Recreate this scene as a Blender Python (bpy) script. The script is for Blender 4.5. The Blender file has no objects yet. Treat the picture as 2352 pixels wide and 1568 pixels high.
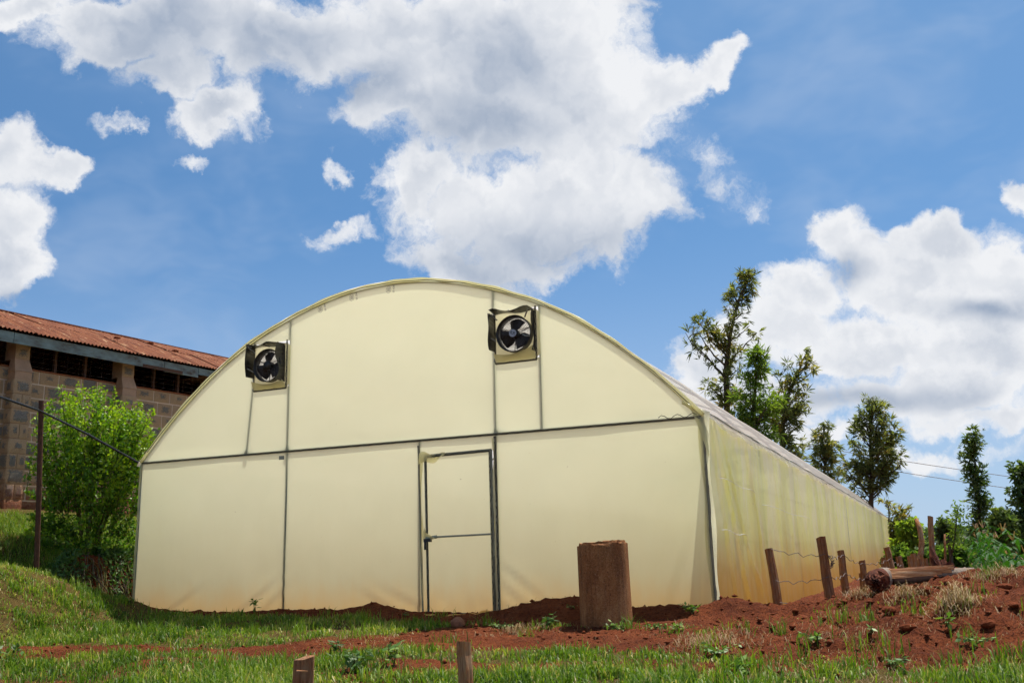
import bpy, math, random
import numpy as np
from mathutils import Vector, Matrix, Euler

random.seed(7)
rng = np.random.default_rng(7)
scene = bpy.context.scene
col = scene.collection
R = math.radians

# ------------------------------------------------------------------ camera
CAM = np.array([6.220891, -10.361070, 0.576355])
RT = np.array([0.915446, 0.401613, -0.025795])
UP = np.array([0.112374, -0.193548, 0.974634])
FW = np.array([-0.386433, 0.895123, 0.222314])
FOC = 2205.936            # focal length in units of a 2352 px wide frame
cam_d = bpy.data.cameras.new('camera')
cam_d.sensor_width = 36.0
cam_d.lens = FOC / 2352 * 36
cam_d.clip_end = 9000
cam = bpy.data.objects.new('camera', cam_d)
col.objects.link(cam)
cam.matrix_world = Matrix(((RT[0], UP[0], -FW[0], CAM[0]), (RT[1], UP[1], -FW[1], CAM[1]), (RT[2], UP[2], -FW[2], CAM[2]), (0, 0, 0, 1)))
scene.camera = cam


def ray(x, y):
    return FW + RT * (x - 1176) / FOC + UP * (784 - y) / FOC


def at(x, y, d):
    """world point seen at survey position x, y at depth d metres"""
    return CAM + d * ray(x, y)


def project(P):
    d = np.asarray(P, float) - CAM
    z = d @ FW
    return 1176 + FOC * (d @ RT) / z, 784 - FOC * (d @ UP) / z, z


# ------------------------------------------------------------------ sun, sky, exposure
SUN_EL = R(69)
SUN_H = np.array([0.40, 0.9165])        # horizontal direction towards the sun (x, y)
sun_dir = np.array([SUN_H[0] * math.cos(SUN_EL), SUN_H[1] * math.cos(SUN_EL), math.sin(SUN_EL)])
sd = bpy.data.lights.new('sun', 'SUN')
sd.energy = 4.6
sd.angle = R(0.6)
sd.color = (1.0, 0.95, 0.86)
sun = bpy.data.objects.new('sun', sd)
col.objects.link(sun)
sun.rotation_euler = Vector(-sun_dir).to_track_quat('-Z', 'Y').to_euler()

vs = scene.view_settings
vs.view_transform = 'Standard'
vs.look = 'None'
vs.gamma = 1
vs.use_curve_mapping = False
vs.exposure = 0.55
scene.cycles.use_denoising = True
scene.cycles.use_adaptive_sampling = True
scene.cycles.adaptive_threshold = 0.02
scene.cycles.adaptive_min_samples = 12
scene.cycles.max_bounces = 10
scene.cycles.diffuse_bounces = 5
scene.cycles.transmission_bounces = 6
scene.cycles.transparent_max_bounces = 12
scene.cycles.sample_clamp_indirect = 6

world = bpy.data.worlds.new('World')
scene.world = world
world.use_nodes = True
WT = world.node_tree
WT.nodes.clear()


class NT:
    """small helper to write node trees"""
    def __init__(s, tree):
        s.t = tree

    def n(s, typ, **kw):
        nd = s.t.nodes.new(typ)
        for k, v in kw.items():
            setattr(nd, k, v)
        return nd

    def put(s, sock, v):
        if isinstance(v, bpy.types.NodeSocket):
            s.t.links.new(v, sock)
        elif v is not None:
            if hasattr(sock, 'default_value') and hasattr(sock.default_value, '__len__') and not hasattr(v, '__len__'):
                v = [v] * len(sock.default_value)
            if hasattr(v, '__len__') and len(v) == 3 and len(sock.default_value) == 4:
                v = (*v, 1)
            sock.default_value = v

    def math(s, op, a, b=None, c=None, clamp=False):
        nd = s.n('ShaderNodeMath', operation=op, use_clamp=clamp)
        for i, v in enumerate((a, b, c)):
            if v is not None:
                s.put(nd.inputs[i], v)
        return nd.outputs[0]

    def vec(s, op, a, b=None, scale=None):
        nd = s.n('ShaderNodeVectorMath', operation=op)
        s.put(nd.inputs[0], a)
        if b is not None:
            s.put(nd.inputs[1], b)
        if scale is not None:
            s.put(nd.inputs['Scale'], scale)
        return nd.outputs['Value'] if op in ('LENGTH', 'DOT_PRODUCT', 'DISTANCE') else nd.outputs[0]

    def noise(s, vec, scale, detail=4, rough=.55, dist=0, out='Fac', lac=2.0):
        nd = s.n('ShaderNodeTexNoise')
        s.put(nd.inputs['Vector'], vec)
        nd.inputs['Scale'].default_value = scale
        nd.inputs['Detail'].default_value = detail
        nd.inputs['Roughness'].default_value = rough
        nd.inputs['Lacunarity'].default_value = lac
        nd.inputs['Distortion'].default_value = dist
        return nd.outputs[out]

    def rng(s, v, a, b, c=0, d=1, smooth=False):
        nd = s.n('ShaderNodeMapRange', interpolation_type='SMOOTHSTEP' if smooth else 'LINEAR')
        s.put(nd.inputs[0], v)
        for i, q in enumerate((a, b, c, d)):
            s.put(nd.inputs[i + 1], q)
        return nd.outputs[0]

    def mix(s, f, a, b, mode='MIX'):
        nd = s.n('ShaderNodeMix', data_type='RGBA', blend_type=mode)
        s.put(nd.inputs[0], f)
        s.put(nd.inputs[6], a)
        s.put(nd.inputs[7], b)
        return nd.outputs[2]

    def mix_f(s, f, a, b):
        nd = s.n('ShaderNodeMix', data_type='FLOAT')
        s.put(nd.inputs[0], f)
        s.put(nd.inputs[2], a)
        s.put(nd.inputs[3], b)
        return nd.outputs[0]

    def ramp(s, f, stops):
        nd = s.n('ShaderNodeValToRGB')
        e = nd.color_ramp.elements
        while len(e) < len(stops):
            e.new(.5)
        for k, (p, c) in zip(e, stops):
            k.position = p
            k.color = (*c, 1)
        s.put(nd.inputs[0], f)
        return nd.outputs[0]

    def mapping(s, vec, scale=(1, 1, 1), loc=(0, 0, 0), rot=(0, 0, 0), typ='POINT'):
        nd = s.n('ShaderNodeMapping', vector_type=typ)
        s.put(nd.inputs[0], vec)
        nd.inputs['Location'].default_value = loc
        nd.inputs['Rotation'].default_value = rot
        nd.inputs['Scale'].default_value = scale
        return nd.outputs[0]


def build_sky():
    w = NT(WT)
    out = w.n('ShaderNodeOutputWorld')
    bg = w.n('ShaderNodeBackground')
    bg.inputs['Strength'].default_value = 0.1
    sky = w.n('ShaderNodeTexSky', sky_type='NISHITA')
    sky.sun_disc = False
    sky.sun_elevation = SUN_EL
    sky.sun_rotation = math.atan2(SUN_H[0], SUN_H[1])
    sky.altitude = 1900
    sky.air_density = 1.0
    sky.dust_density = 1.0
    sky.ozone_density = 2.0
    d = w.n('ShaderNodeTexCoord').outputs['Generated']
    # fluffy domain warp in direction space
    half = (.5, .5, .5)
    w1 = w.vec('SCALE', w.vec('SUBTRACT', w.noise(d, 8.0, 2, .5, out='Color'), half), scale=.07)
    w2 = w.vec('SCALE', w.vec('SUBTRACT', w.noise(d, 26.0, 5, .6, out='Color'), half), scale=.056)
    ds = w.vec('ADD', d, w1)
    dw = w.vec('ADD', ds, w2)

    def bearing(v):
        # bearing along the skyline and height above it, seen from the yard
        fwd = w.math('MAXIMUM', w.vec('DOT_PRODUCT', v, (SKY_G[0], SKY_G[1], 0)), .05)
        sep = w.n('ShaderNodeSeparateXYZ')
        w.put(sep.inputs[0], v)
        cmb = w.n('ShaderNodeCombineXYZ')
        w.put(cmb.inputs[0], w.math('DIVIDE', w.vec('DOT_PRODUCT', v, (SKY_G[1], -SKY_G[0], 0)), fwd))
        w.put(cmb.inputs[1], w.math('DIVIDE', sep.outputs[2], fwd))
        return cmb.outputs[0]

    def field(p, lst):
        cur = None
        for (x, y, a, b, *thin) in lst:
            nd = w.n('ShaderNodeVectorMath', operation='MULTIPLY_ADD')
            w.put(nd.inputs[0], p)
            nd.inputs[1].default_value = (1 / a, 1 / b, 0)
            nd.inputs[2].default_value = (-x / a, -y / b, thin[0] if thin else 0)
            ln = w.vec('LENGTH', nd.outputs[0])
            if cur is not None:
                m = w.n('ShaderNodeMath', operation='SMOOTH_MIN')
                w.put(m.inputs[0], cur)
                w.put(m.inputs[1], ln)
                m.inputs[2].default_value = .3
                ln = m.outputs[0]
            cur = ln
        return cur
    body = w.math('SUBTRACT', 1.12, field(bearing(dw), CLOUDS))
    # the same kind of cumulus goes on over the rest of the sky
    away = w.rng(w.vec('DOT_PRODUCT', d, (SKY_G[0] * .97, SKY_G[1] * .97, .24)), .80, .70, smooth=True)
    rest = w.rng(w.noise(dw, 2.6, 2, .5), .44, .72, -.8, 1.0)
    body = w.mix_f(away, body, rest)
    fine = w.noise(dw, 20.0, 6, .64)
    dens = w.math('MULTIPLY_ADD', w.math('SUBTRACT', fine, .5), 1.15, body)
    alpha = w.rng(dens, -.05, .42, smooth=True)
    veil = w.rng(w.noise(w.mapping(ds, (1, 1, 2.0)), 5.0, 4, .6), .48, .80, 0, .30, smooth=True)
    core = w.math('SUBTRACT', 1.45, field(bearing(ds), DARKS))
    core = w.math('MULTIPLY', w.rng(core, -.1, 1.45, 0, .80, smooth=True), w.math('SUBTRACT', 1, away))
    thick = w.math('MULTIPLY', w.rng(body, .2, 1.0, 0, .5, smooth=True), w.rng(w.noise(ds, 5.0, 3, .5), .3, .68, .15, 1.0))
    # side turned to the sun is brighter
    dt = w.vec('ADD', dw, tuple(sun_dir * .022))
    relief = w.math('SUBTRACT', w.noise(dw, 12.0, 3, .55), w.noise(dt, 12.0, 3, .55))
    soft = w.math('SUBTRACT', 1, w.math('MULTIPLY', w.math('SUBTRACT', 1, core), w.math('SUBTRACT', 1, thick)))
    shade = w.math('ADD', soft, w.math('MULTIPLY', relief, -1.3), clamp=True)
    ccol = w.mix(shade, CLOUD_LIT, CLOUD_DARK)
    sep = w.n('ShaderNodeSeparateXYZ')
    w.put(sep.inputs[0], d)
    low = w.rng(sep.outputs[2], .36, .0, 0, .78, smooth=True)
    glow = w.rng(w.vec('DOT_PRODUCT', d, tuple(sun_dir)), .20, .90, 0, .62)
    skyc = w.mix(1.0, sky.outputs[0], SKY_TINT, 'MULTIPLY')
    skyc = w.mix(glow, skyc, (1.8, 3.2, 5.3))
    for f in (low, veil):
        skyc = w.mix(f, skyc, HORIZON)
    w.put(bg.inputs['Color'], w.mix(alpha, skyc, ccol))
    w.put(out.inputs[0], bg.outputs[0])


world.cycles.sampling_method = 'MANUAL'
world.cycles.sample_map_resolution = 512
SKY_G = (-0.3963, 0.9181)          # level bearing of the middle of the view
SKY_TINT = (0.37, 0.66, 0.82)
HORIZON = (3.4, 4.15, 5.4)
CLOUD_LIT = (5.95, 6.05, 6.25)
CLOUD_DARK = (2.4, 2.9, 3.75)
# cumulus masses: bearing, height above the skyline, half width, half height (all as tangents)
CLOUDS = [
    (-0.566, 0.646, 0.086, 0.029), (-0.467, 0.615, 0.081, 0.040), (-0.440, 0.581, 0.060, 0.033), (-0.382, 0.541, 0.055, 0.030),
    (-0.326, 0.499, 0.054, 0.033), (-0.371, 0.612, 0.116, 0.062), (-0.240, 0.592, 0.125, 0.067), (-0.104, 0.588, 0.130, 0.085),
    (-0.139, 0.502, 0.054, 0.043), (0.021, 0.568, 0.145, 0.107), (-0.036, 0.483, 0.113, 0.059), (0.087, 0.490, 0.103, 0.103),
    (0.173, 0.525, 0.049, 0.041), (0.226, 0.545, 0.036, 0.026, 0.350), (0.251, 0.566, 0.027, 0.026, 0.450), (0.020, 0.377, 0.158, 0.054),
    (-0.100, 0.406, 0.046, 0.044), (0.126, 0.379, 0.082, 0.054), (-0.005, 0.323, 0.100, 0.024), (-0.176, 0.352, 0.053, 0.015, 0.720),
    (0.238, 0.433, 0.039, 0.026, 0.800), (0.269, 0.370, 0.043, 0.025, 0.850), (0.252, 0.396, 0.053, 0.047, 0.930), (0.144, 0.631, 0.045, 0.020, 0.700),
    (-0.296, 0.474, 0.039, 0.027, 0.850), (0.004, 0.298, 0.075, 0.020, 0.800), (-0.558, 0.455, 0.054, 0.040), (-0.504, 0.441, 0.037, 0.025),
    (-0.553, 0.373, 0.043, 0.046), (-0.542, 0.323, 0.040, 0.040), (-0.438, 0.491, 0.031, 0.013, 0.680), (-0.192, 0.422, 0.016, 0.021, 0.750),
    (-0.358, 0.442, 0.029, 0.016, 0.950), (-0.153, 0.402, 0.024, 0.026, 0.900), (0.377, 0.342, 0.046, 0.040, 0.250), (0.392, 0.322, 0.050, 0.030), (0.475, 0.327, 0.045, 0.028),
    (0.450, 0.278, 0.125, 0.050), (0.544, 0.283, 0.070, 0.054), (0.313, 0.270, 0.051, 0.032), (0.290, 0.230, 0.070, 0.036, 0.200),
    (0.500, 0.235, 0.070, 0.034), (0.213, 0.191, 0.046, 0.045, 0.300), (0.375, 0.215, 0.100, 0.030, 0.250), (0.432, 0.168, 0.130, 0.034, 0.300),
    (0.566, 0.378, 0.030, 0.030, 0.550), (0.284, 0.161, 0.101, 0.028, 0.500), (0.487, 0.133, 0.091, 0.023, 0.550),
    (0.500, 0.200, 0.090, 0.034, 0.250), (0.326, 0.123, 0.113, 0.018, 0.700), (0.437, 0.097, 0.113, 0.018, 0.800),
]
DARKS = [
    (-0.395, 0.588, 0.100, 0.073), (-0.259, 0.581, 0.085, 0.067), (-0.060, 0.478, 0.103, 0.054), (0.000, 0.546, 0.084, 0.066),
    (0.047, 0.336, 0.138, 0.033), (-0.020, 0.318, 0.081, 0.025), (0.380, 0.161, 0.110, 0.014), (0.372, 0.297, 0.038, 0.020),
    (-0.524, 0.288, 0.047, 0.013), (0.502, 0.250, 0.065, 0.013), (-0.164, 0.529, 0.059, 0.038),
]
build_sky()

# ------------------------------------------------------------------ helpers
WL = {}        # world location of every parent


def tag(o, label=None, cat=None, group=None, kind=None):
    for k, v in (('label', label), ('category', cat), ('group', group), ('kind', kind)):
        if v:
            o[k] = v
    return o


def empty(name, loc, label, cat, group=None):
    o = bpy.data.objects.new(name, None)
    o.location = Vector(loc)
    o.empty_display_size = .1
    col.objects.link(o)
    WL[o] = Vector(loc)
    return tag(o, label, cat, group)


def link(name, me, mat=None, parent=None, loc=(0, 0, 0), rot=None, scale=None):
    """link a mesh as one object; loc is the world location of the mesh origin"""
    o = bpy.data.objects.new(name, me)
    col.objects.link(o)
    if mat is not None and not me.materials:
        me.materials.append(mat)
    loc = Vector(loc)
    if parent is not None:
        o.parent = parent
        o.location = loc - WL[parent]
    else:
        o.location = loc
    WL[o] = loc
    if rot is not None:
        o.rotation_euler = rot
    if scale is not None:
        o.scale = scale
    return o


def np_mesh(name, V, F, attrs=None, smooth=False):
    """F: list of (n, k) integer arrays"""
    me = bpy.data.meshes.new(name)
    V = np.asarray(V, dtype=np.float32).reshape(-1, 3)
    F = [np.asarray(f, dtype=np.int32) for f in (F if isinstance(F, list) else [F])]
    me.vertices.add(len(V))
    me.vertices.foreach_set('co', V.ravel())
    idx = np.concatenate([f.ravel() for f in F])
    tot = np.concatenate([np.full(len(f), f.shape[1], np.int32) for f in F])
    me.loops.add(len(idx))
    me.loops.foreach_set('vertex_index', idx)
    me.polygons.add(len(tot))
    st = np.concatenate([[0], np.cumsum(tot)[:-1]]).astype(np.int32)
    me.polygons.foreach_set('loop_start', st)
    me.polygons.foreach_set('loop_total', tot)
    if smooth:
        me.polygons.foreach_set('use_smooth', np.ones(len(tot), bool))
    for k, a in (attrs or {}).items():
        at_ = me.attributes.new(k, 'FLOAT', 'POINT')
        at_.data.foreach_set('value', np.asarray(a, np.float32))
    me.update(calc_edges=True)
    return me


class MB:
    """collects boxes, tubes and sheets into one mesh"""
    def __init__(s):
        s.v, s.f, s.n = [], [], 0

    def add(s, v, f):
        s.v.extend([tuple(map(float, p)) for p in v])
        s.f.extend([tuple(int(i) + s.n for i in q) for q in f])
        s.n = len(s.v)
        return s

    def box(s, a, b, jit=0):
        (x0, y0, z0), (x1, y1, z1) = a, b
        v = [(x, y, z) for z in (z0, z1) for y in (y0, y1) for x in (x0, x1)]
        if jit:
            v = [tuple(c + random.uniform(-jit, jit) for c in p) for p in v]
        return s.add(v, [(0, 2, 3, 1), (4, 5, 7, 6), (0, 1, 5, 4), (2, 6, 7, 3), (0, 4, 6, 2), (1, 3, 7, 5)])

    def tube(s, pts, r, n=8, cap=True):
        pts = [Vector(p) for p in pts]
        rs = r if hasattr(r, '__len__') else [r] * len(pts)
        up = Vector((0, 0, 1))
        t0 = (pts[1] - pts[0]).normalized()
        if abs(t0.dot(up)) > .9:
            up = Vector((1, 0, 0))
        u = (up - t0 * up.dot(t0)).normalized()
        v, f = [], []
        for i, p in enumerate(pts):
            a, b = pts[max(i - 1, 0)], pts[min(i + 1, len(pts) - 1)]
            t = (b - a).normalized()
            u = (u - t * u.dot(t))
            u = u.normalized() if u.length > 1e-6 else t.orthogonal().normalized()
            w = t.cross(u)
            for k in range(n):
                g = 2 * math.pi * k / n
                v.append(p + (u * math.cos(g) + w * math.sin(g)) * rs[i])
        for i in range(len(pts) - 1):
            for k in range(n):
                q = (k + 1) % n
                f.append((i * n + k, i * n + q, (i + 1) * n + q, (i + 1) * n + k))
        if cap:
            f.append(tuple(range(n))[::-1])
            f.append(tuple((len(pts) - 1) * n + k for k in range(n)))
        return s.add(v, f)

    def mesh(s, name, smooth=False):
        me = bpy.data.meshes.new(name)
        me.from_pydata(s.v, [], s.f)
        if smooth:
            me.polygons.foreach_set('use_smooth', np.ones(len(me.polygons), bool))
        me.update()
        return me

    def build(s, name, mat, parent=None, smooth=False, loc=(0, 0, 0)):
        return link(name, s.mesh(name, smooth), mat, parent, loc)


def sm(t):
    t = np.clip(t, 0, 1)
    return t * t * (3 - 2 * t)


def _hash(ix, iy, s):
    v = np.sin(ix * 127.1 + iy * 311.7 + s * 74.7) * 43758.5453
    return v - np.floor(v)


def vnoise(x, y, s=0):
    x, y = np.asarray(x, float), np.asarray(y, float)
    ix, iy = np.floor(x), np.floor(y)
    fx, fy = sm(x - ix), sm(y - iy)
    a = _hash(ix, iy, s) * (1 - fx) + _hash(ix + 1, iy, s) * fx
    b = _hash(ix, iy + 1, s) * (1 - fx) + _hash(ix + 1, iy + 1, s) * fx
    return a * (1 - fy) + b * fy


def fbm(x, y, s=0, o=4, g=.5):
    t, a, n = 0, 1.0, 0
    for i in range(o):
        t = t + a * (vnoise(np.asarray(x) * 2 ** i + 17 * i, np.asarray(y) * 2 ** i - 9 * i, s + i) - .5)
        n += a
        a *= g
    return t / n * 2


# ------------------------------------------------------------------ materials
MATS = {}


def material(name, fn):
    if name in MATS:
        return MATS[name]
    m = bpy.data.materials.new(name)
    m.use_nodes = True
    m.node_tree.nodes.clear()
    t = NT(m.node_tree)
    out = t.n('ShaderNodeOutputMaterial')
    t.put(out.inputs[0], fn(t))
    MATS[name] = m
    return m


def bsdf(t, color, rough=.7, spec=.3, metal=0, bump=None, bstr=.3, bdist=.01, coat=0):
    b = t.n('ShaderNodeBsdfPrincipled')
    t.put(b.inputs['Base Color'], color)
    t.put(b.inputs['Roughness'], rough)
    t.put(b.inputs['Specular IOR Level'], spec)
    t.put(b.inputs['Metallic'], metal)
    if coat:
        t.put(b.inputs['Coat Weight'], coat)
    if bump is not None:
        bn = t.n('ShaderNodeBump')
        bn.inputs['Strength'].default_value = bstr
        bn.inputs['Distance'].default_value = bdist
        t.put(bn.inputs['Height'], bump)
        t.put(b.inputs['Normal'], bn.outputs[0])
    return b.outputs[0]


def mixs(t, f, a, b):
    nd = t.n('ShaderNodeMixShader')
    t.put(nd.inputs[0], f)
    t.put(nd.inputs[1], a)
    t.put(nd.inputs[2], b)
    return nd.outputs[0]


def shader(t, typ, color, **kw):
    nd = t.n(typ)
    t.put(nd.inputs['Color'], color)
    for k, v in kw.items():
        t.put(nd.inputs[k], v)
    return nd.outputs[0]


def obj_coord(t):
    return t.n('ShaderNodeTexCoord').outputs['Object']


def gen_coord(t):
    return t.n('ShaderNodeTexCoord').outputs['Generated']


def obj_rand(t):
    return t.n('ShaderNodeObjectInfo').outputs['Random']


def attr(t, name):
    return t.n('ShaderNodeAttribute', attribute_name=name).outputs['Fac']


def world_pos(t):
    return t.n('ShaderNodeNewGeometry').outputs['Position']


def simple(name, c, rough=.6, spec=.3, metal=0, var=.25, scale=8.0, bump=.2):
    def fn(t):
        p = obj_coord(t)
        n = t.noise(p, scale, 5, .6)
        cc = t.mix(n, [v * (1 - var) for v in c], [min(1, v * (1 + var)) for v in c])
        return bsdf(t, cc, rough, spec, metal, n, bump)
    return material(name, fn)


def m_film(t, tint, clear, dirt_and_shade=None, dust=None, crease=False):
    """greenhouse polythene: scatters light through, a little clear, soft sheen"""
    p = world_pos(t)
    n = t.noise(p, 1.3, 4, .6)
    c = t.mix(n, [v * .94 for v in tint], [min(1, v * 1.05) for v in tint])
    if crease:
        # condensation and double layers: milky and yellow-green areas with hanging edges
        blot = t.rng(t.noise(t.mapping(p, (1, .9, .45)), 1.5, 4, .6, .8), .42, .56, smooth=True)
        c = t.mix(blot, (.99, .97, .58), (.95, .97, .34))
        fine = t.noise(t.mapping(p, (1, 14, .5)), 2.0, 4, .6)
        c = t.mix(t.rng(fine, .35, .7, 0, .3), c, (.97, .96, .66))
    speck = t.math('MULTIPLY', t.rng(t.noise(p, 21.0, 2, .5), .76, .80, 0, 1), .55)
    c = t.mix(speck, c, (.30, .24, .12))
    rfl = t.mix(.5, c, (.85, .84, .42) if crease else (.66, .67, .50))
    if dirt_and_shade is not None:
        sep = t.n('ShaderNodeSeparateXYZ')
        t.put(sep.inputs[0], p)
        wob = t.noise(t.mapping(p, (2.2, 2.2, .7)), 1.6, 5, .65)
        hgt = t.math('MULTIPLY_ADD', t.math('SUBTRACT', wob, .5), dirt_and_shade[1], sep.outputs[2])
        f = t.rng(hgt, dirt_and_shade[0], -.08, 0, dirt_and_shade[2], smooth=True)
        low_shade = t.rng(hgt, 1.7, -.1, 0, .62, smooth=True)  # weaker light low inside the front, painted into the film colour
        c = t.mix(low_shade, c, (.58, .50, .27) if not crease else (.80, .66, .22))
        rfl = t.mix(low_shade, rfl, (.48, .42, .25) if not crease else (.72, .58, .22))
        c = t.mix(f, c, (.86, .47, .09))
        rfl = t.mix(f, rfl, (.62, .33, .09))
    if dust is not None:
        f = t.rng(t.noise(t.mapping(p, (.8, .12, .8)), 1.6, 5, .6), .3, .75, dust[0], dust[1])
        c = t.mix(f, c, (.82, .55, .40))
        rfl = t.mix(f, rfl, (.80, .58, .46))
    nrm = None
    if crease:
        bn = t.n('ShaderNodeBump')
        bn.inputs['Strength'].default_value = .55
        bn.inputs['Distance'].default_value = .03
        t.put(bn.inputs['Height'], t.noise(t.mapping(p, (1, 9, .45)), 2.2, 5, .65))
        nrm = bn.outputs[0]
    elif dirt_and_shade is not None:
        # slack film: broad soft bellies and faint pulled ripples
        bn = t.n('ShaderNodeBump')
        bn.inputs['Strength'].default_value = .05
        bn.inputs['Distance'].default_value = .04
        rip = t.noise(t.mapping(p, (1, 1, 2.6), rot=(0, .35, 0)), 1.1, 2, .5, .3)
        t.put(bn.inputs['Height'], rip)
        nrm = bn.outputs[0]
    tr = shader(t, 'ShaderNodeBsdfTranslucent', c, Normal=nrm)
    df = shader(t, 'ShaderNodeBsdfDiffuse', rfl, Normal=nrm)
    cl = shader(t, 'ShaderNodeBsdfTransparent', [min(1, v * 1.06) for v in tint])
    s = mixs(t, .20, tr, df)
    s = mixs(t, clear, s, cl)
    gl = shader(t, 'ShaderNodeBsdfGlossy', (1, 1, 1), Roughness=.32)
    lw = t.n('ShaderNodeLayerWeight')
    lw.inputs['Blend'].default_value = .5
    return mixs(t, t.math('MULTIPLY_ADD', t.math('POWER', lw.outputs['Facing'], 4.0), .22, .012), s, gl)


film_front = material('film_front', lambda t: m_film(t, (.96, .98, .71), .03, dirt_and_shade=(.50, .35, .5)))
film_side = material('film_side', lambda t: m_film(t, (.90, .95, .46), .07, dirt_and_shade=(1.0, .6, .95), crease=True))
film_roof = material('film_roof', lambda t: m_film(t, (.98, .97, .88), .36, dust=(.15, .7)))
film_hem = material('film_hem', lambda t: m_film(t, (.88, .85, .60), .06))
film_flap = material('film_flap', lambda t: m_film(t, (.88, .83, .55), .12))
film_old = material('film_old', lambda t: m_film(t, (.72, .62, .40), .10, dirt_and_shade=(.3, .4, .6)))


def m_soil(t):
    p = world_pos(t)
    g = attr(t, 'grass')
    n1 = t.noise(p, 1.1, 5, .6)
    n2 = t.noise(p, 9.0, 6, .65)
    n3 = t.noise(p, 48.0, 5, .65)
    c = t.ramp(n1, [(.25, (.055, .012, .004)), (.5, (.118, .027, .0085)), (.75, (.185, .048, .015))])
    c = t.mix(t.rng(n2, .40, .75, 0, .5), c, (.225, .070, .025))
    c = t.mix(t.rng(n3, .46, .62, 0, .75), c, (.040, .009, .0035))
    th = t.mix(n2, (.030, .036, .008), (.13, .085, .026))
    gm = t.rng(t.math('MULTIPLY_ADD', t.math('SUBTRACT', n2, .5), .9, g), .35, .75, 0, .85)
    c = t.mix(gm, c, th)
    h = t.math('ADD', t.math('MULTIPLY', n2, .7), t.math('MULTIPLY', n3, .4))
    return bsdf(t, c, .95, .1, 0, h, 1.0, .05)


soil = material('soil', m_soil)


def m_clod(t):
    p = obj_coord(t)
    n = t.noise(p, 25.0, 6, .65)
    return bsdf(t, t.mix(n, (.080, .018, .007), (.21, .056, .020)), .95, .1, 0, n, .9, .02)


clod_mat = material('clod', m_clod)


def m_leaf(name, stops, trans=.35, rough=.45, spec=.4):
    def fn(t):
        c = t.ramp(attr(t, 'tint'), stops)
        a = bsdf(t, c, rough, spec)
        b = shader(t, 'ShaderNodeBsdfTranslucent', t.mix(1.0, c, (1.25, 1.35, .55), 'MULTIPLY'))
        return mixs(t, trans, a, b)
    return material(name, fn)


grass_mat = m_leaf('grass_blades', [(0, (.045, .095, .010)), (.4, (.110, .200, .016)), (.72, (.220, .300, .030)), (.9, (.36, .33, .090)), (1, (.52, .42, .20))], .38, .5, .3)
straw_mat = m_leaf('dry_straw', [(0, (.13, .075, .035)), (.5, (.30, .20, .10)), (1, (.50, .39, .23))], .15, .7, .2)
weed_mat = m_leaf('weed_leaves', [(0, (.045, .095, .030)), (.6, (.110, .215, .035)), (1, (.24, .35, .07))], .3, .5, .4)
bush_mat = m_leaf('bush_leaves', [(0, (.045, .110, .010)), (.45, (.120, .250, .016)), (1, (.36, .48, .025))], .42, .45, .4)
corn_mat = m_leaf('maize_leaves', [(0, (.020, .070, .010)), (.6, (.048, .140, .018)), (1, (.11, .23, .034))], .36, .6, .2)
tassel_mat = m_leaf('maize_tassels', [(0, (.22, .12, .07)), (1, (.45, .29, .17))], .2, .7, .2)
wattle_mat = m_leaf('wattle_leaves', [(0, (.095, .115, .050)), (.5, (.200, .220, .085)), (.85, (.32, .29, .10)), (1, (.40, .29, .11))], .55, .55, .3)
lush_mat = m_leaf('lush_leaves', [(0, (.065, .120, .024)), (.5, (.155, .235, .040)), (1, (.28, .36, .055))], .55, .55, .3)
dark_leaf_mat = m_leaf('dark_leaves', [(0, (.045, .080, .030)), (.6, (.105, .155, .050)), (1, (.20, .24, .07))], .5, .5, .35)


def m_bark(name, a, b, scale=6, st=(6, 6, 1)):
    def fn(t):
        p = obj_coord(t)
        n = t.noise(t.mapping(p, st), scale, 6, .65)
        return bsdf(t, t.mix(n, a, b), .9, .15, 0, n, .8, .02)
    return material(name, fn)


bark = m_bark('bark', (.035, .026, .018), (.14, .11, .075), 2.0)
stem_mat = m_bark('green_stem', (.06, .07, .02), (.15, .14, .05), 8)


def m_wood(t):
    """split weathered fence timber, grain along local z"""
    p = obj_coord(t)
    r = obj_rand(t)
    q = t.vec('ADD', t.mapping(p, (1, 1, .07)), t.vec('SCALE', (1, 1, 1), scale=t.math('MULTIPLY', r, 20)))
    n = t.noise(q, 48.0, 6, .65)
    n2 = t.noise(p, 7.0, 4, .6)
    c = t.ramp(n, [(.28, (.095, .032, .011)), (.48, (.33, .135, .050)), (.72, (.54, .285, .125))])
    grey = t.ramp(n, [(.3, (.15, .085, .045)), (.7, (.48, .31, .18))])
    c = t.mix(t.rng(n2, .42, .62, 0, .9), c, grey)
    c = t.mix(t.math('MULTIPLY', r, .35), c, (.12, .040, .018))
    return bsdf(t, c, .85, .2, 0, n, .9, .02)


wood = material('split_wood', m_wood)


def m_cut(t):
    """sawn end of the felled log: rings and torn red heartwood, rings about local y"""
    p = obj_coord(t)
    n = t.noise(p, 9.0, 5, .65)
    d = t.math('ADD', t.vec('LENGTH', t.mapping(p, (1, 0, 1))), t.math('MULTIPLY', n, .05))
    ring = t.math('SINE', t.math('MULTIPLY', d, 210.0))
    c = t.ramp(n, [(.3, (.030, .010, .007)), (.5, (.115, .034, .018)), (.68, (.25, .085, .038))])
    c = t.mix(t.rng(ring, 0, 1, 0, .45), c, (.035, .012, .008))
    c = t.mix(t.rng(d, .055, .02), c, (.016, .007, .006))
    return bsdf(t, c, .9, .15, 0, t.math('ADD', n, t.math('MULTIPLY', ring, .1)), .9, .02)


cut_mat = material('cut_wood', m_cut)
log_bark = m_bark('log_bark', (.055, .038, .028), (.40, .31, .24), 7, (2, 2, 2))


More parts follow.
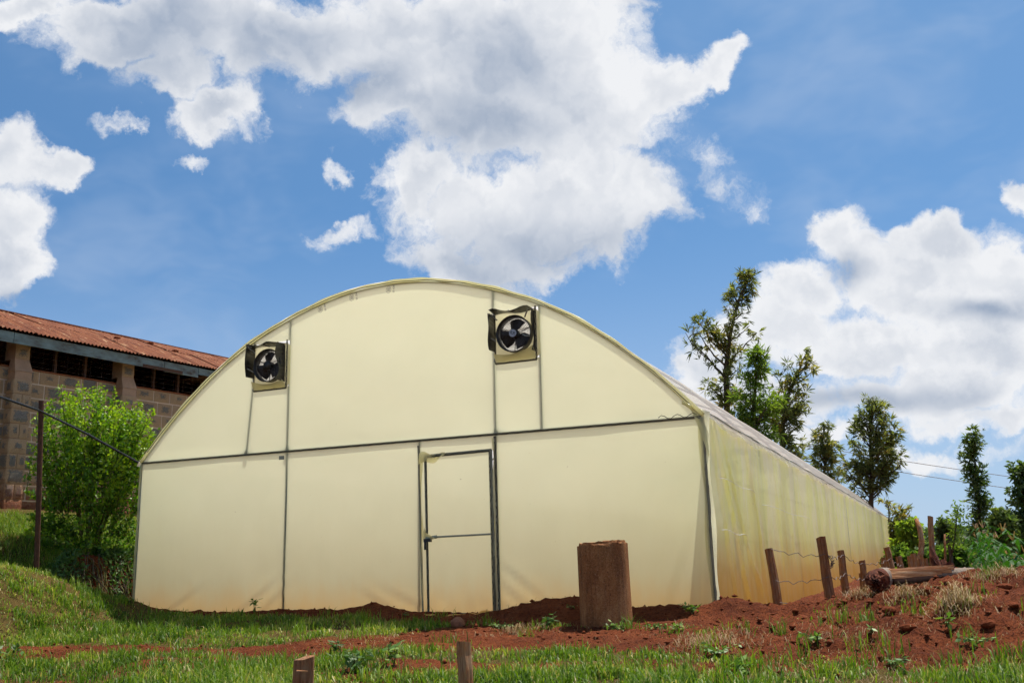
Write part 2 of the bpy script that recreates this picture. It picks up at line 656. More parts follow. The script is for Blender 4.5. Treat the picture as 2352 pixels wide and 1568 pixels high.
def m_split(t):
    p = obj_coord(t)
    n = t.noise(t.mapping(p, (.5, 8, 8)), 5.0, 6, .65)
    return bsdf(t, t.ramp(n, [(.3, (.26, .085, .032)), (.5, (.55, .25, .10)), (.7, (.72, .47, .27))]), .8, .2, 0, n, .9, .02)


split_mat = material('split_face', m_split)


def m_concrete(t):
    p = obj_coord(t)
    n1 = t.noise(t.mapping(p, (1, 1, .5)), 4.0, 5, .6)
    n2 = t.noise(p, 60.0, 5, .75)
    n3 = t.noise(t.mapping(p, (9, 9, .6)), 2.2, 5, .65)
    c = t.ramp(n1, [(.3, (.165, .062, .020)), (.52, (.32, .135, .048)), (.72, (.45, .225, .095))])
    c = t.mix(t.rng(n3, .45, .7, 0, .6), c, (.075, .034, .018))
    c = t.mix(t.rng(n2, .54, .68, 0, .7), c, (.42, .25, .13))
    c = t.mix(t.rng(n2, .46, .34, 0, .7), c, (.050, .020, .009))
    sep = t.n('ShaderNodeSeparateXYZ')
    t.put(sep.inputs[0], p)
    c = t.mix(t.rng(t.math('MULTIPLY_ADD', n1, .25, sep.outputs[2]), .32, .05, 0, .75), c, (.085, .024, .011))
    return bsdf(t, c, .9, .2, 0, t.math('ADD', n2, n3), .7, .012)


concrete = material('stained_concrete', m_concrete)


def m_steel(name, a, b, rough=.5):
    def fn(t):
        n = t.noise(obj_coord(t), 14.0, 4, .6)
        return bsdf(t, t.mix(n, a, b), rough, .4, .2, n, .1)
    return material(name, fn)


steel = m_steel('galvanised_tube', (.20, .20, .165), (.34, .34, .29))
channel = m_steel('lock_channel', (.19, .175, .11), (.33, .30, .20), .7)
wire_mat = m_steel('fence_wire', (.09, .06, .05), (.20, .15, .12), .7)
black_wire = simple('black_wire', (.018, .018, .018), .5, .4)
black_pl = simple('black_plastic', (.016, .016, .017), .38, .5, 0, .3, 12, .1)
dark_metal = simple('dark_metal', (.035, .034, .032), .45, .5, .3)
blade_mat = simple('fan_blade', (.040, .030, .026), .5, .4, 0, .3, 10)
guard_mat = simple('guard_wire', (.06, .06, .058), .5, .5, .4)
badge_mat = simple('badge', (.42, .45, .50), .4, .4, 0, .1)
print_mat = simple('print_ink', (.10, .10, .09), .6, .2)
rust_pole = simple('rusty_pole', (.085, .040, .024), .75, .3, .3, .5, 18, .5)
tape_mat = simple('tape', (.30, .30, .22), .5, .4)
shutter_mat = material('white_shutter', lambda t: mixs(t, .6, shader(t, 'ShaderNodeBsdfDiffuse', (.85, .85, .82)), shader(t, 'ShaderNodeBsdfTranslucent', (.9, .9, .86))))
white_part = simple('white_plastic', (.72, .72, .70), .4, .4, 0, .08)


def m_rust(t):
    p = obj_coord(t)
    r = t.math('MULTIPLY', obj_rand(t), 30)
    q = t.vec('ADD', t.mapping(p, (.16, 1.0, .16)), t.vec('SCALE', (1, 1, 1), scale=r))
    n = t.noise(q, 11.0, 6, .65)
    n2 = t.noise(t.mapping(q, (.6, 1, 1)), 26.0, 4, .6)
    c = t.ramp(n, [(.25, (.095, .026, .012)), (.5, (.200, .062, .025)), (.70, (.30, .110, .042))])
    c = t.mix(t.rng(n2, .60, .70, 0, .85), c, (.58, .36, .19))
    c = t.mix(t.rng(n2, .40, .30, 0, .5), c, (.07, .017, .011))
    return bsdf(t, c, .8, .25, .15, n, .3)


rust = material('rusted_iron', m_rust)


def m_block(t):
    p = gen_coord(t)
    r = obj_rand(t)
    o = obj_coord(t)
    q = t.vec('ADD', o, t.vec('SCALE', (1, .7, .3), scale=t.math('MULTIPLY', r, 40)))
    n = t.noise(q, 9.0, 5, .65)
    n2 = t.noise(q, 40.0, 5, .65)
    # dark hewn face in the middle of most stones, mortar smeared over the margins
    sep = t.n('ShaderNodeSeparateXYZ')
    t.put(sep.inputs[0], p)
    ex = t.math('ABSOLUTE', t.math('SUBTRACT', sep.outputs[1], .5))
    ez = t.math('ABSOLUTE', t.math('SUBTRACT', sep.outputs[2], .5))
    e = t.math('ADD', t.math('MAXIMUM', ex, ez), t.math('MULTIPLY', t.math('SUBTRACT', n, .5), .75))
    lim = t.rng(t.math('FRACT', t.math('MULTIPLY', r, 7.31)), 0, 1, .10, .42)
    f = t.rng(t.math('SUBTRACT', e, lim), .03, -.03)
    brown = t.ramp(n2, [(.3, (.43, .265, .150)), (.7, (.60, .415, .255))])
    grey = t.ramp(n2, [(.3, (.14, .12, .10)), (.55, (.28, .245, .205)), (.75, (.41, .365, .305))])
    c = t.mix(f, brown, grey)
    g = t.n('ShaderNodeNewGeometry').outputs['Position']
    sz = t.n('ShaderNodeSeparateXYZ')
    t.put(sz.inputs[0], g)
    red = t.rng(t.math('MULTIPLY_ADD', n, .9, sz.outputs[2]), 2.75, 2.05, 0, .9, smooth=True)
    c = t.mix(red, c, (.25, .072, .030))
    return bsdf(t, c, .92, .15, 0, t.math('ADD', n2, t.math('MULTIPLY', f, n)), .9, .025)


block_mat = material('hewn_stone', m_block)
mortar = simple('mortar', (.70, .54, .41), .95, .1, 0, .25, 10, .4)
pillar_mat = simple('pillar_plaster', (.42, .26, .165), .95, .1, 0, .3, 8, .4)
render_mat = simple('red_stained_plinth', (.24, .085, .040), .95, .1, 0, .4, 6, .6)


def m_paint(t):
    p = obj_coord(t)
    n = t.noise(t.mapping(p, (1, .35, 1)), 6.0, 6, .7)
    c = t.ramp(n, [(.30, (.085, .060, .042)), (.44, (.155, .180, .170)), (.60, (.215, .275, .260)), (.8, (.29, .36, .345))])
    return bsdf(t, c, .8, .2, 0, n, .4)


fascia_mat = material('peeling_paint', m_paint)
dark_wood = simple('dark_timber', (.10, .050, .030), .85, .2, 0, .4, 10, .5)
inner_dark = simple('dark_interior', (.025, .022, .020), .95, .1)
rock_mat = simple('red_rock', (.27, .115, .060), .9, .2, 0, .45, 12, .8)


# ------------------------------------------------------------------ ground
def ground_z(x, y, fine=True):
    x, y = np.asarray(x, float), np.asarray(y, float)
    f = np.maximum(-y, 0)
    z = -.06 * np.minimum(f, 3) - .035 * np.clip(f - 3, 0, 8)
    # grassy slope on the left, cut bank beside the greenhouse behind it
    A = np.interp(-y, [-.2, .1, .55, 1.25, 2.05, 4, 9], [0, .10, .37, .68, .86, 1.0, 1.0])
    front = A * sm((-x - 2.75) / 1.75) + A * .14 * np.clip(-x - 4.5, 0, 8)
    B = .80 * sm((-x - 4.45) / .55) + .85 * sm((-x - 5) / 3.2)
    bank = B * sm((y + 1.15) / 1.1)
    z = z + np.maximum(front, bank)
    # spoil mound on the right that carries the logs and the fence
    H = np.interp(x, [4.0, 4.6, 5.1, 5.5, 6.4, 7.5, 10, 16], [0, .03, .09, .19, .38, .37, .3, .1])
    prof = sm((y + 3.7) / 3.3) * (1 - .62 * sm((y + .15) / 1.3) * sm((7.5 - x) / 1.2))
    drop = sm((x - 6.4) / 1.6) * sm((y - 1.0) / 3.0)
    z = z + H * prof * (1 - drop) - 1.35 * drop
    # earth thrown up along the greenhouse foot
    for cx, cy, a, rx, ry in ((4.22, -.28, .13, .30, .35), (2.25, -.38, .17, .55, .33), (2.75, -.25, .10, .4, .3), (.05, -.30, .15, .42, .26), (-.75, -.2, .08, .6, .2), (-3.75, -.2, .08, .3, .22),
                              (3.6, -.25, .07, .5, .25), (-2.2, -.15, .04, .9, .2), (5.9, -1.3, .07, .5, .4), (6.9, -1.9, .10, .6, .5), (5.0, -1.9, .05, .5, .4)):
        z = z + a * np.exp(-((x - cx) / rx) ** 2 - ((y - cy) / ry) ** 2)
    z = z - .15 * np.exp(-((x - 4.15) / .33) ** 2) * sm((y - .3) / 1.2)
    if fine:
        near = np.exp(-np.maximum(np.hypot(x - 2, y + 3) - 9, 0) / 6)
        bare = 1 - grass_mask(x, y)
        z = z + near * (.030 * fbm(x * 1.3, y * 1.3, 3, 3) + (.012 + .105 * bare * (.45 + .55 * sm((x - 3.9) / .8))) * fbm(x * 4.6, y * 4.6, 9, 5, .78))
    return z


def grass_mask(x, y):
    x, y = np.asarray(x, float), np.asarray(y, float)
    n = fbm(x * 1.2, y * 1.6, 21, 4, .6)
    g = np.ones_like(x) * .95
    # trodden path
    yp = np.interp(x, [-6, -2.5, -1.2, 0, .77, 1.7, 3, 4.2], [-5.2, -3.75, -2.9, -2.72, -2.6, -2.0, -1.85, -2.3])
    wp = np.interp(x, [-6, -2, -1, -.3, .5, 1.5, 3, 4], [.8, .75, .24, .07, .5, .75, .7, .7]) * (1 + .5 * n)
    g = np.minimum(g, np.clip((np.abs(y - yp) / wp - .85) * 1.6, 0, 1))
    # bare strip along the greenhouse foot
    foot = np.interp(x, [-4.2, -3, -1, 0, 1.4, 2, 4], [-.05, -.20, -.35, -.62, -.85, -.95, -1.05])
    g = np.minimum(g, np.where(x > -4.3, np.clip((foot - y) / .16, 0, 1), 1))
    # thin growth in front of the cylinder, dry turf beyond
    thin = sm((x - 1.3) / .6) * sm((4.4 - x) / .4) * sm((y + 2.7) / .3)
    g = g * (1 - .45 * thin)
    # foreground is patchy
    fg = sm((-2.9 - y) / .5)
    g = g * (1 - fg * np.clip(.35 - n * 1.7, 0, .92) * sm((x + 2.5) / 1.2))
    # bare mound with a grassy foot
    lim = np.interp(x, [3.6, 4.2, 5, 6, 7, 9], [-1.6, -2.6, -3.05, -3.0, -2.5, -2.2])
    mound = sm((x - 3.9) / .5) * sm((y - lim + n * 1.2 + 1.1 * fbm(x * .8, y * .35, 27, 3)) / .5)
    g = g * (1 - .96 * mound)
    # the cut bank face and the greenhouse floor are bare
    g = np.where((y > -.15) & (x > -5.0), 0, g)
    g = np.where((y > 1) & (x > 6.5), .9, g)
    return np.clip(g, 0, 1)


def axis(lo, hi, step, far, grow=1.25):
    a = list(np.arange(lo, hi + step / 2, step))
    s, v, out = step, a[-1], []
    while v < far:
        s *= grow
        v += s
        out.append(v)
    s, v, pre = step, a[0], []
    while v > -far:
        s *= grow
        v -= s
        pre.append(v)
    return np.array(pre[::-1] + a + out)


gx, gy = axis(-6.5, 8.6, .045, 4000), axis(-6.2, 1.6, .045, 4000)
GX, GY = np.meshgrid(gx, gy)
GZ = ground_z(GX, GY)
n_x, n_y = len(gx), len(gy)
ii = (np.arange(n_y - 1)[:, None] * n_x + np.arange(n_x - 1)).ravel()
ground = link('ground', np_mesh('ground', np.stack([GX, GY, GZ], -1), np.stack([ii, ii + 1, ii + n_x + 1, ii + n_x], -1), {'grass': grass_mask(GX, GY).ravel()}, True), soil)
tag(ground, 'red earth and turf of the yard', kind='structure')


def gz(x, y):
    return float(ground_z(x, y))


# ------------------------------------------------------------------ greenhouse
W, H, LEN, BAY = 4.0, 2.055, 40.0, 40.0 / 12
AX = [0, .3, .62, 1.06, 1.5, 2.1, 2.57, 3.0, 3.4, 3.68, 4.0]
AZ = [4.12, 4.112, 4.08, 3.985, 3.85, 3.605, 3.335, 3.02, 2.68, 2.40, 2.055]


def arch(x):
    return np.interp(np.abs(x), AX, AZ)


_k = np.linspace(-4, 4, 161)
_z = arch(_k)
for _ in range(6):
    _z[1:-1] = (_z[:-2] + 2 * _z[1:-1] + _z[2:]) / 4


def arch_s(x):
    return np.interp(x, _k, _z)


gh = empty('greenhouse', (0, 0, 0), 'long polythene greenhouse with arched cream front and a tube-framed door', 'greenhouse')


def sheet(name, P, mat, parent, closed=False):
    """P: (n, m, 3) grid of points"""
    n, m = P.shape[:2]
    i = (np.arange(n - 1)[:, None] * m + np.arange(m - 1)).ravel()
    return link(name, np_mesh(name, P, np.stack([i, i + 1, i + m + 1, i + m], -1), None, True), mat, parent)


def film_dent(x, z):
    """slack in the front film: gentle bellies and a few pulled creases at the foot"""
    d = .012 * fbm(x * .8, z * .9, 5, 3)
    for cx, cz, ang, ln in ((-2.0, .12, 35, .5), (-1.75, .05, 42, .45), (-.1, .1, -30, .3), (1.75, .35, -38, .45), (1.7, .15, -42, .45), (1.65, .0, -30, .4), (2.8, .0, 60, .3), (.35, .1, -25, .35), (-3.2, .1, 30, .4), (3.6, .3, 70, .6)):
        a = R(ang)
        u = (x - cx) * math.cos(a) + (z - cz) * math.sin(a)
        v = -(x - cx) * math.sin(a) + (z - cz) * math.cos(a)
        d = d - .011 * np.exp(-(u / ln) ** 2 - (v / .035) ** 2) + .006 * np.exp(-(u / ln) ** 2 - ((v - .07) / .04) ** 2)
    return d


def front_panel(name, x0, x1, zlo, zhi, label=None, nx=None, nz=None):
    nx = nx or max(3, int((x1 - x0) / .05))
    nz = nz or 42
    X, T = np.meshgrid(np.linspace(x0, x1, nx), np.linspace(0, 1, nz))
    lo, hi = zlo(X) if callable(zlo) else zlo, zhi(X) if callable(zhi) else zhi
    Z = lo + (hi - lo) * T
    edge = np.minimum(np.minimum(X - x0, x1 - X), np.minimum(Z - lo + .05, hi - Z))
    Y = film_dent(X, Z) * sm(edge / .12)
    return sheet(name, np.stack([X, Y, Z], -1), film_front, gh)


FX = ((-2.1, -1.5), (1.5, 2.1))
FZ = (2.92, 3.54)
front_panel('wall_cover', -4, .575, -.22, H)
front_panel('wall_cover', 1.47, 4, -.22, H)
front_panel('wall_cover', .575, 1.47, 1.86, H, nz=6)
# arched gable film with two square openings for the fans
gv, gf, gn = [], [], 0
for x0, x1, lo, hi in ((-4, -2.1, H, None), (-2.1, -1.5, H, FZ[0]), (-2.1, -1.5, FZ[1], None), (-1.5, 1.5, H, None), (1.5, 2.1, H, FZ[0]), (1.5, 2.1, FZ[1], None), (2.1, 4, H, None)):
    nx, nz = max(4, int((x1 - x0) / .06)), 30
    X, T = np.meshgrid(np.linspace(x0, x1, nx), np.linspace(0, 1, nz))
    Z = lo + ((arch_s(X) if hi is None else hi) - lo) * T
    e = np.minimum(np.minimum(X - x0, x1 - X), np.minimum(Z - lo, arch_s(X) - Z))
    Y = .014 * fbm(X * .7, Z * .8, 8, 3) * sm(e / .15)
    gv.append(np.stack([X, Y, Z], -1).reshape(-1, 3))
    i = (np.arange(nz - 1)[:, None] * nx + np.arange(nx - 1)).ravel() + gn
    gf.append(np.stack([i, i + 1, i + nx + 1, i + nx], -1))
    gn += nx * nz
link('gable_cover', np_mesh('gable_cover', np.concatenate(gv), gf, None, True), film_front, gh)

# side films with hanging pleats
ys = np.concatenate([np.arange(0, 6, .03), np.arange(6, 14, .06), np.arange(14, LEN + .01, .15)])


def side(sgn):
    YY, T = np.meshgrid(ys, np.linspace(0, 1, 40))
    Z = -.28 + (H + .28) * T
    pl = fbm(YY * 3.2, Z * .35, 31, 4, .62)
    sag = .05 * (1 - T) + .035 * fbm(YY * .5, Z * .6, 33, 2)
    tight = sm((1 - T) * 6)
    bay = np.abs(np.sin(np.pi * YY / BAY))
    fold = .045 * np.exp(-((YY - .25 - 1.6 * (1 - T)) / .05) ** 2) + .03 * np.exp(-((YY - .8 - 2.2 * (1 - T) ** 1.3) / .06) ** 2) + .025 * np.exp(-((YY - 2.3 - .8 * (1 - T)) / .05) ** 2) + .03 * np.exp(-((YY - .1 - .9 * (1 - T)) / .045) ** 2)
    X = W + .02 + sag * bay + pl * (.017 * tight + .010) * sm(YY / .5) + fold
    X = np.where(YY < .02, W + .01, X)
    return sheet('side_cover', np.stack([sgn * X, YY, Z], -1), film_side, gh)


side(1)
side(-1)
# roof film
th = np.linspace(-4.03, 4.03, 70)
yr = np.concatenate([np.arange(-.02, 12, .2), np.arange(12, LEN + .05, .6)])
TX, YR = np.meshgrid(th, yr)
RZ = arch_s(np.clip(TX, -4, 4)) + .03 - np.clip(np.abs(TX) - 4, 0, 1)
RZ = RZ - .022 * np.abs(np.sin(np.pi * YR / BAY)) * sm((4 - np.abs(TX)) / .6) + .006 * fbm(TX * 1.5, YR * 1.2, 44, 3)
sheet('roof_cover', np.stack([TX, YR, RZ], -1), film_roof, gh)
# ragged lower edge of the roof film hanging over the eaves
for sgn in (1, -1):
    YY, T = np.meshgrid(ys, np.linspace(0, 1, 7))
    drop = .07 + .05 * (fbm(ys * 1.4, ys * 0, 51, 3) + .3) + .05 * np.abs(np.sin(np.pi * ys / BAY * 2))
    ruff = .035 * fbm(YY * 4, T * .6, 53, 3) * T
    X = W + .045 + .03 * T + ruff
    Z = H + .035 - T * np.maximum(drop, .03)[None, :]
    sheet('eave_skirt', np.stack([sgn * X, YY, Z], -1), film_roof, gh)
    # lock channel along the eave with bunched film
    MB().tube([(sgn * (W + .035), y, H + .03 + .008 * math.sin(y * 3)) for y in np.arange(0, LEN, .5)], .016, 6).build('eave_channel', channel, gh)
front_b = front_panel
X, T = np.meshgrid(np.linspace(-4, 4, 60), np.linspace(0, 1, 12))
sheet('back_cover', np.stack([X, np.full_like(X, LEN), -.2 + (arch_s(X) + .2) * T], -1), film_front, gh)

# steel frame
for k in range(13):
    y = .022 + k * (LEN - .044) / 12
    MB().tube([(x, y, arch_s(x) - .012) for x in np.linspace(-3.98, 3.98, 41)], .018, 6).build('hoop', steel, gh, True)
    for sgn in (1, -1):
        MB().tube([(sgn * 3.985, y, -.35), (sgn * 3.985, y, H)], .026, 8).build('side_post', steel, gh, True)
for y0_, y1_, z in ((.25, 2.4, 1.40), (2.9, 8.0, 1.22), (.15, 1.6, .84)):
    MB().tube([(W + .075 + .02 * math.sin(q * 3), y0_ + (y1_ - y0_) * q, z - .05 * q + .015 * math.sin(q * 9)) for q in np.linspace(0, 1, 12)], .0025, 4).build('string', white_part, gh)
for z in (.75, 1.45):
    MB().tube([(3.955 + .03, .02, z), (3.955 + .03, LEN, z)], .004, 4).build('side_wire', wire_mat, gh)
for x, lo, hi in ((-1.5, -.3, float(arch_s(-1.5)) - .02), (1.5, -.3, float(arch_s(1.5)) - .02), (2.1, H, float(arch_s(2.1)) - .02)):
    MB().tube([(x, .022, lo), (x + .01 * (x > 0), .022, hi)], .018, 8).build('post', steel, gh, True)
MB().tube([(-2.16, .022, H), (-2.09, .022, 2.95), (-2.09, .022, float(arch_s(-2.09)) - .03)], .016, 8).build('post', steel, gh, True)
MB().tube([(.47, .022, -.3), (.47, .022, H)], .017, 8).build('post', steel, gh, True)
MB().tube([(-3.97, .022, H + .005), (3.97, .022, H + .005)], .016, 8).build('rail', steel, gh, True)
# clamp knobs where the posts cross the rail
for x in (-2.17, -1.5, 1.51):
    MB().tube([(x, .012, H + .035), (x, .07, H + .035)], .034, 10).build('clamp', dark_metal, gh)
# slack cord behind the film between the clamps
MB().tube([(x, .02, H + .035 - .028 * (1 - ((x + 1.83) / .33) ** 2)) for x in np.linspace(-2.16, -1.5, 9)], .006, 5).build('cord', black_wire, gh)
MB().tube([(x, .02, H + .03 - .03 * min(1, (x - 1.5) / .3)) for x in np.linspace(1.5, 2.1, 7)], .006, 5).build('cord', black_wire, gh)


def lock_strip(p0, p1, name='lock_channel', wd=.0135, amp=.010, pitch=.085, parent=None, out=-.012, wire=True):
    """U channel fixed to the frame with a zigzag spring wire that holds the film"""
    p0, p1 = Vector(p0), Vector(p1)
    t = (p1 - p0).normalized()
    n = t.cross(Vector((0, 1, 0)))
    m = MB()
    for s in (-1, 1):
        q = n * (wd * .72 * s)
        m.tube([p0 + q + Vector((0, out, 0)), p1 + q + Vector((0, out, 0))], wd * .36, 5)
    m.tube([p0 + Vector((0, out + .006, 0)), p1 + Vector((0, out + .006, 0))], wd * .5, 4)
    o = m.build(name, channel, parent or gh)
    if wire:
        L = (p1 - p0).length
        k = max(2, int(L / pitch))
        pts = []
        for i in range(k * 4 + 1):
            a = i / 4 * 2 * math.pi / 2
            pts.append(p0 + t * (L * i / (k * 4)) + n * (amp * math.sin(a)) + Vector((0, out - .008 - .004 * math.cos(a * 2), 0)))
        me = MB().tube(pts, .0032, 4).mesh('spring_wire')
        link('spring_wire', me, black_wire, o)
    return o


lock_strip((-3.97, 0, H - .01), (3.55, 0, H - .01))
lock_strip((3.55, 0, H - .01), (3.99, 0, H - .008), wire=False)
MB().tube([(3.5 + .5 * i / 14, -.03 - .01 * (i % 2), H + .02 + .022 * math.sin(i * 1.3)) for i in range(13)], .004, 4).build('loose_spring_wire', black_wire, gh)
# corner strips with film bunched over them
for x in (-3.99, 3.99):
    m = MB().tube([(x + .006 * math.sin(z * 7), -.012 + .005 * math.sin(z * 5), z) for z in np.linspace(-.25, H - .02, 26)], [.013 + .004 * math.sin(z * 9) for z in range(26)], 7)
    m.build('corner_channel', channel if x > 0 else film_hem, gh, True)
for x, dx in ((3.99, .05), (3.99, -.055)):
    m = MB()
    zs = np.linspace(-.22, H, 30)
    a = [(x + dx * .25, -.016, z) for z in zs]
    b = [(x + dx * (1 + .25 * math.sin(z * 6 + dx * 50)), -.008 + .006 * math.sin(z * 11), z) for z in zs]
    m.add(a + b, [(i, i + 1, 30 + i + 1, 30 + i) for i in range(29)])
    m.build('corner_hem', film_hem, gh, True)
# rolled hem over the front arch
xs = np.linspace(-4.0, 4.0, 121)
hem = [(x, -.012 + .004 * math.sin(x * 9), float(arch_s(x)) + .012 + .003 * math.sin(x * 13)) for x in xs]
MB().tube(hem, [.021 + .005 * math.sin(x * 5.3) + .003 * math.sin(x * 17) for x in xs], 8).build('arch_hem', film_hem, gh, True)
MB().tube([(p[0], -.032, p[2] - .016) for p in hem[2:-2]], .006, 5).build('arch_lock_wire', channel, gh, True)
# loose film gathered at the right-hand eave corner
m = MB()
for i in range(9):
    for j in range(7):
        u, v = i / 8, j / 6
        m.v.append((3.78 + .30 * u - .05 * v * u, -.03 - .03 * math.sin(u * 7 + v * 3), 2.22 - .13 * u - .50 * v * u * u + .02 * math.sin(v * 9)))
m.f = [(i * 7 + j, i * 7 + j + 1, (i + 1) * 7 + j + 1, (i + 1) * 7 + j) for i in range(8) for j in range(6)]
m.build('gathered_film', film_hem, gh, True)

# door: tube frame, film, lock strips, latch, torn flaps
door = link('door', MB().tube([(.60, -.03, -.02), (.565, -.03, 1.85)], .014, 8).tube([(1.47, -.03, -.02), (1.455, -.03, 1.865)], .014, 8).tube([(.565, -.03, 1.85), (1.455, -.03, 1.865)], .013, 8).tube([(.60, -.03, -.02), (1.47, -.03, -.02)], .011, 8).mesh('door', True), channel, gh)
X, Z = np.meshgrid(np.linspace(.585, 1.46, 30), np.linspace(-.02, 1.855, 60))
X = X - .03 * (Z / 1.85) * (1.46 - X) / .88
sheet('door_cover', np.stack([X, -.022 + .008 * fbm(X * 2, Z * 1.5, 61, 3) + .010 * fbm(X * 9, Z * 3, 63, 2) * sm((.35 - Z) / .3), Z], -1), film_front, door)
MB().tube([(.68, -.048, .875), (1.44, -.045, .885)], .011, 8).build('middle_bar', tape_mat, door)
MB().tube([(.585, -.052, .862), (.73, -.05, .878)], .020, 8).build('handle_wrap', tape_mat, door)
MB().box((.575, -.085, .73), (.605, -.04, .83)).box((.57, -.09, .82), (.66, -.045, .858)).box((.583, -.10, .765), (.60, -.08, .785)).build('latch', black_pl, door)
lock_strip((.612, -.03, .02), (.585, -.03, 1.83), 'door_lock_channel', .010, .007, .08, door)
lock_strip((1.45, -.03, .02), (1.437, -.03, 1.84), 'door_lock_channel', .011, .007, .08, door)
lock_strip((.60, -.03, 1.835), (1.44, -.03, 1.85), 'door_lock_channel', .012, .007, .08, door)
lock_strip((.61, -.03, -.005), (1.46, -.03, -.005), 'door_lock_channel', .011, .006, .08, door)
MB().tube([(.53, -.025, -.25), (.475, -.025, 1.88), (.47, -.025, 1.98)], .013, 7).build('hinge_tube', channel, door)
m = MB()
for i in range(14):
    for j in range(6):
        u, v = i / 13, j / 5
        m.v.append((.50 + .36 * u, -.055 - .025 * math.sin(u * 6 + v * 2), 1.885 - .03 * u - v * (.12 * (1 - u) ** .6 + .02) + .02 * math.sin(u * 9)))
m.f = [(i * 6 + j, i * 6 + j + 1, (i + 1) * 6 + j + 1, (i + 1) * 6 + j) for i in range(13) for j in range(5)]
m.build('torn_flap', film_flap, door, True)
m = MB().add([(.57, -.07, 1.0), (.60, -.085, .93), (.72, -.08, .86), (.56, -.075, .83), (.60, -.06, .86), (.545, -.06, .90)], [(0, 1, 4, 5), (1, 2, 3, 4), (5, 4, 3)])
m.build('torn_flap', film_flap, door, True)
m = MB()
for i in range(20):
    u = i / 19
    zz = float(ground_z(.6 + .9 * u, -.16)) + .015
    m.v += [(.6 + .88 * u, -.035, -.015), (.6 + .88 * u, -.07 - .02 * math.sin(i * 1.7), -.06 + .012 * math.sin(i * 2.1)), (.60 + .84 * u, -.15 - .04 * math.sin(i * .9), max(zz, -.13))]
m.f = [q for i in range(19) for q in ((i * 3, i * 3 + 1, i * 3 + 4, i * 3 + 3), (i * 3 + 1, i * 3 + 2, i * 3 + 5, i * 3 + 4))]
m.build('ground_skirt', film_old, door, True)
# loose film folded along the door posts
for x0, x1, zt in ((.53, .505, 1.84), (1.475, 1.50, 2.0)):
    zs = np.linspace(-.1, zt, 40)
    a = [(x0 + .012 * math.sin(z * 8), -.045 + .006 * math.sin(z * 15), z) for z in zs]
    b = [(x1 + .010 * math.sin(z * 6 + 1), -.030, z) for z in zs]
    MB().add(a + b, [(i, i + 1, 40 + i + 1, 40 + i) for i in range(39)]).build('post_film', film_hem if x0 > 1 else film_flap, gh, True)
lock_strip((1.515, -.012, -.12), (1.505, -.012, 2.02), 'lock_channel', .017, .010, .09)
# film maker's stamps near the ridge and a patch beside the post


def text_mesh(s, size, name):
    cu = bpy.data.curves.new(name, 'FONT')
    cu.body = s
    cu.size = size
    cu.extrude = .0004
    cu.align_x = 'CENTER'
    cu.align_y = 'CENTER'
    o = bpy.data.objects.new('tmp', cu)
    me = bpy.data.meshes.new_from_object(o)
    bpy.data.objects.remove(o)
    bpy.data.curves.remove(cu)
    return me


tm = text_mesh('MD 53', .036, 'stamp_text')
for x in (-1.02, -.53, .03):
    z = float(arch_s(x)) - .085
    sl = math.atan2(float(arch_s(x + .1) - arch_s(x - .1)), .2)
    m = MB()
    N = 20
    for rr in (.046, .042):
        for k in range(N):
            a = 2 * math.pi * k / N
            m.v.append((.8 * rr * math.cos(a), -.001, rr * math.sin(a)))
    m.f = [(k, (k + 1) % N, N + (k + 1) % N, N + k) for k in range(N)]
    m.n = len(m.v)
    for j in range(4):
        m.box((-.022, -.0015, .018 - j * .013), (.022, -.0008, .023 - j * .013))
    st = link('stamp', m.mesh('stamp'), print_mat, gh, (x, -.006, z), (0, -sl, 0))
    tx = bpy.data.objects.new('stamp_text', tm)
    if not tm.materials:
        tm.materials.append(print_mat)
    col.objects.link(tx)
    tx.parent = st
    tx.location = (.075, -.002, .0)
    tx.rotation_euler = (R(90), R(90), 0)
MB().box((-1.625, -.007, 1.945), (-1.545, -.003, 1.995)).build('patch', tape_mat, gh)
# square wire-lock frames and folded film round the fan openings
for (x0, x1) in FX:
    z0, z1 = FZ[0] - .03, FZ[1] + .01
    for a, b in (((x0 + .035, -.01, z0), (x1 - .03, -.01, z0)), ((x1 - .03, -.01, z0), (x1 - .03, -.01, z1)), ((x0 + .035, -.01, z0), (x0 + .035, -.01, z1))):
        lock_strip(a, b, 'fan_lock_channel', .011, .010, .07)
    m = MB()
    for i in range(13):
        u = i / 12
        m.v += [(x0 + .04 + .53 * u, -.02, z0 + .01), (x0 + .04 + .53 * u, -.055 - .01 * math.sin(i), z0 + .05), (x0 + .05 + .51 * u, -.10, z0 + .105 - .05 * math.sin(math.pi * u) + (.06 * u if x0 > 0 else .02 * (1 - u)))]
    m.f = [q for i in range(12) for q in ((i * 3, i * 3 + 1, i * 3 + 4, i * 3 + 3), (i * 3 + 1, i * 3 + 2, i * 3 + 5, i * 3 + 4))]
    m.build('opening_flap', film_flap, gh, True)

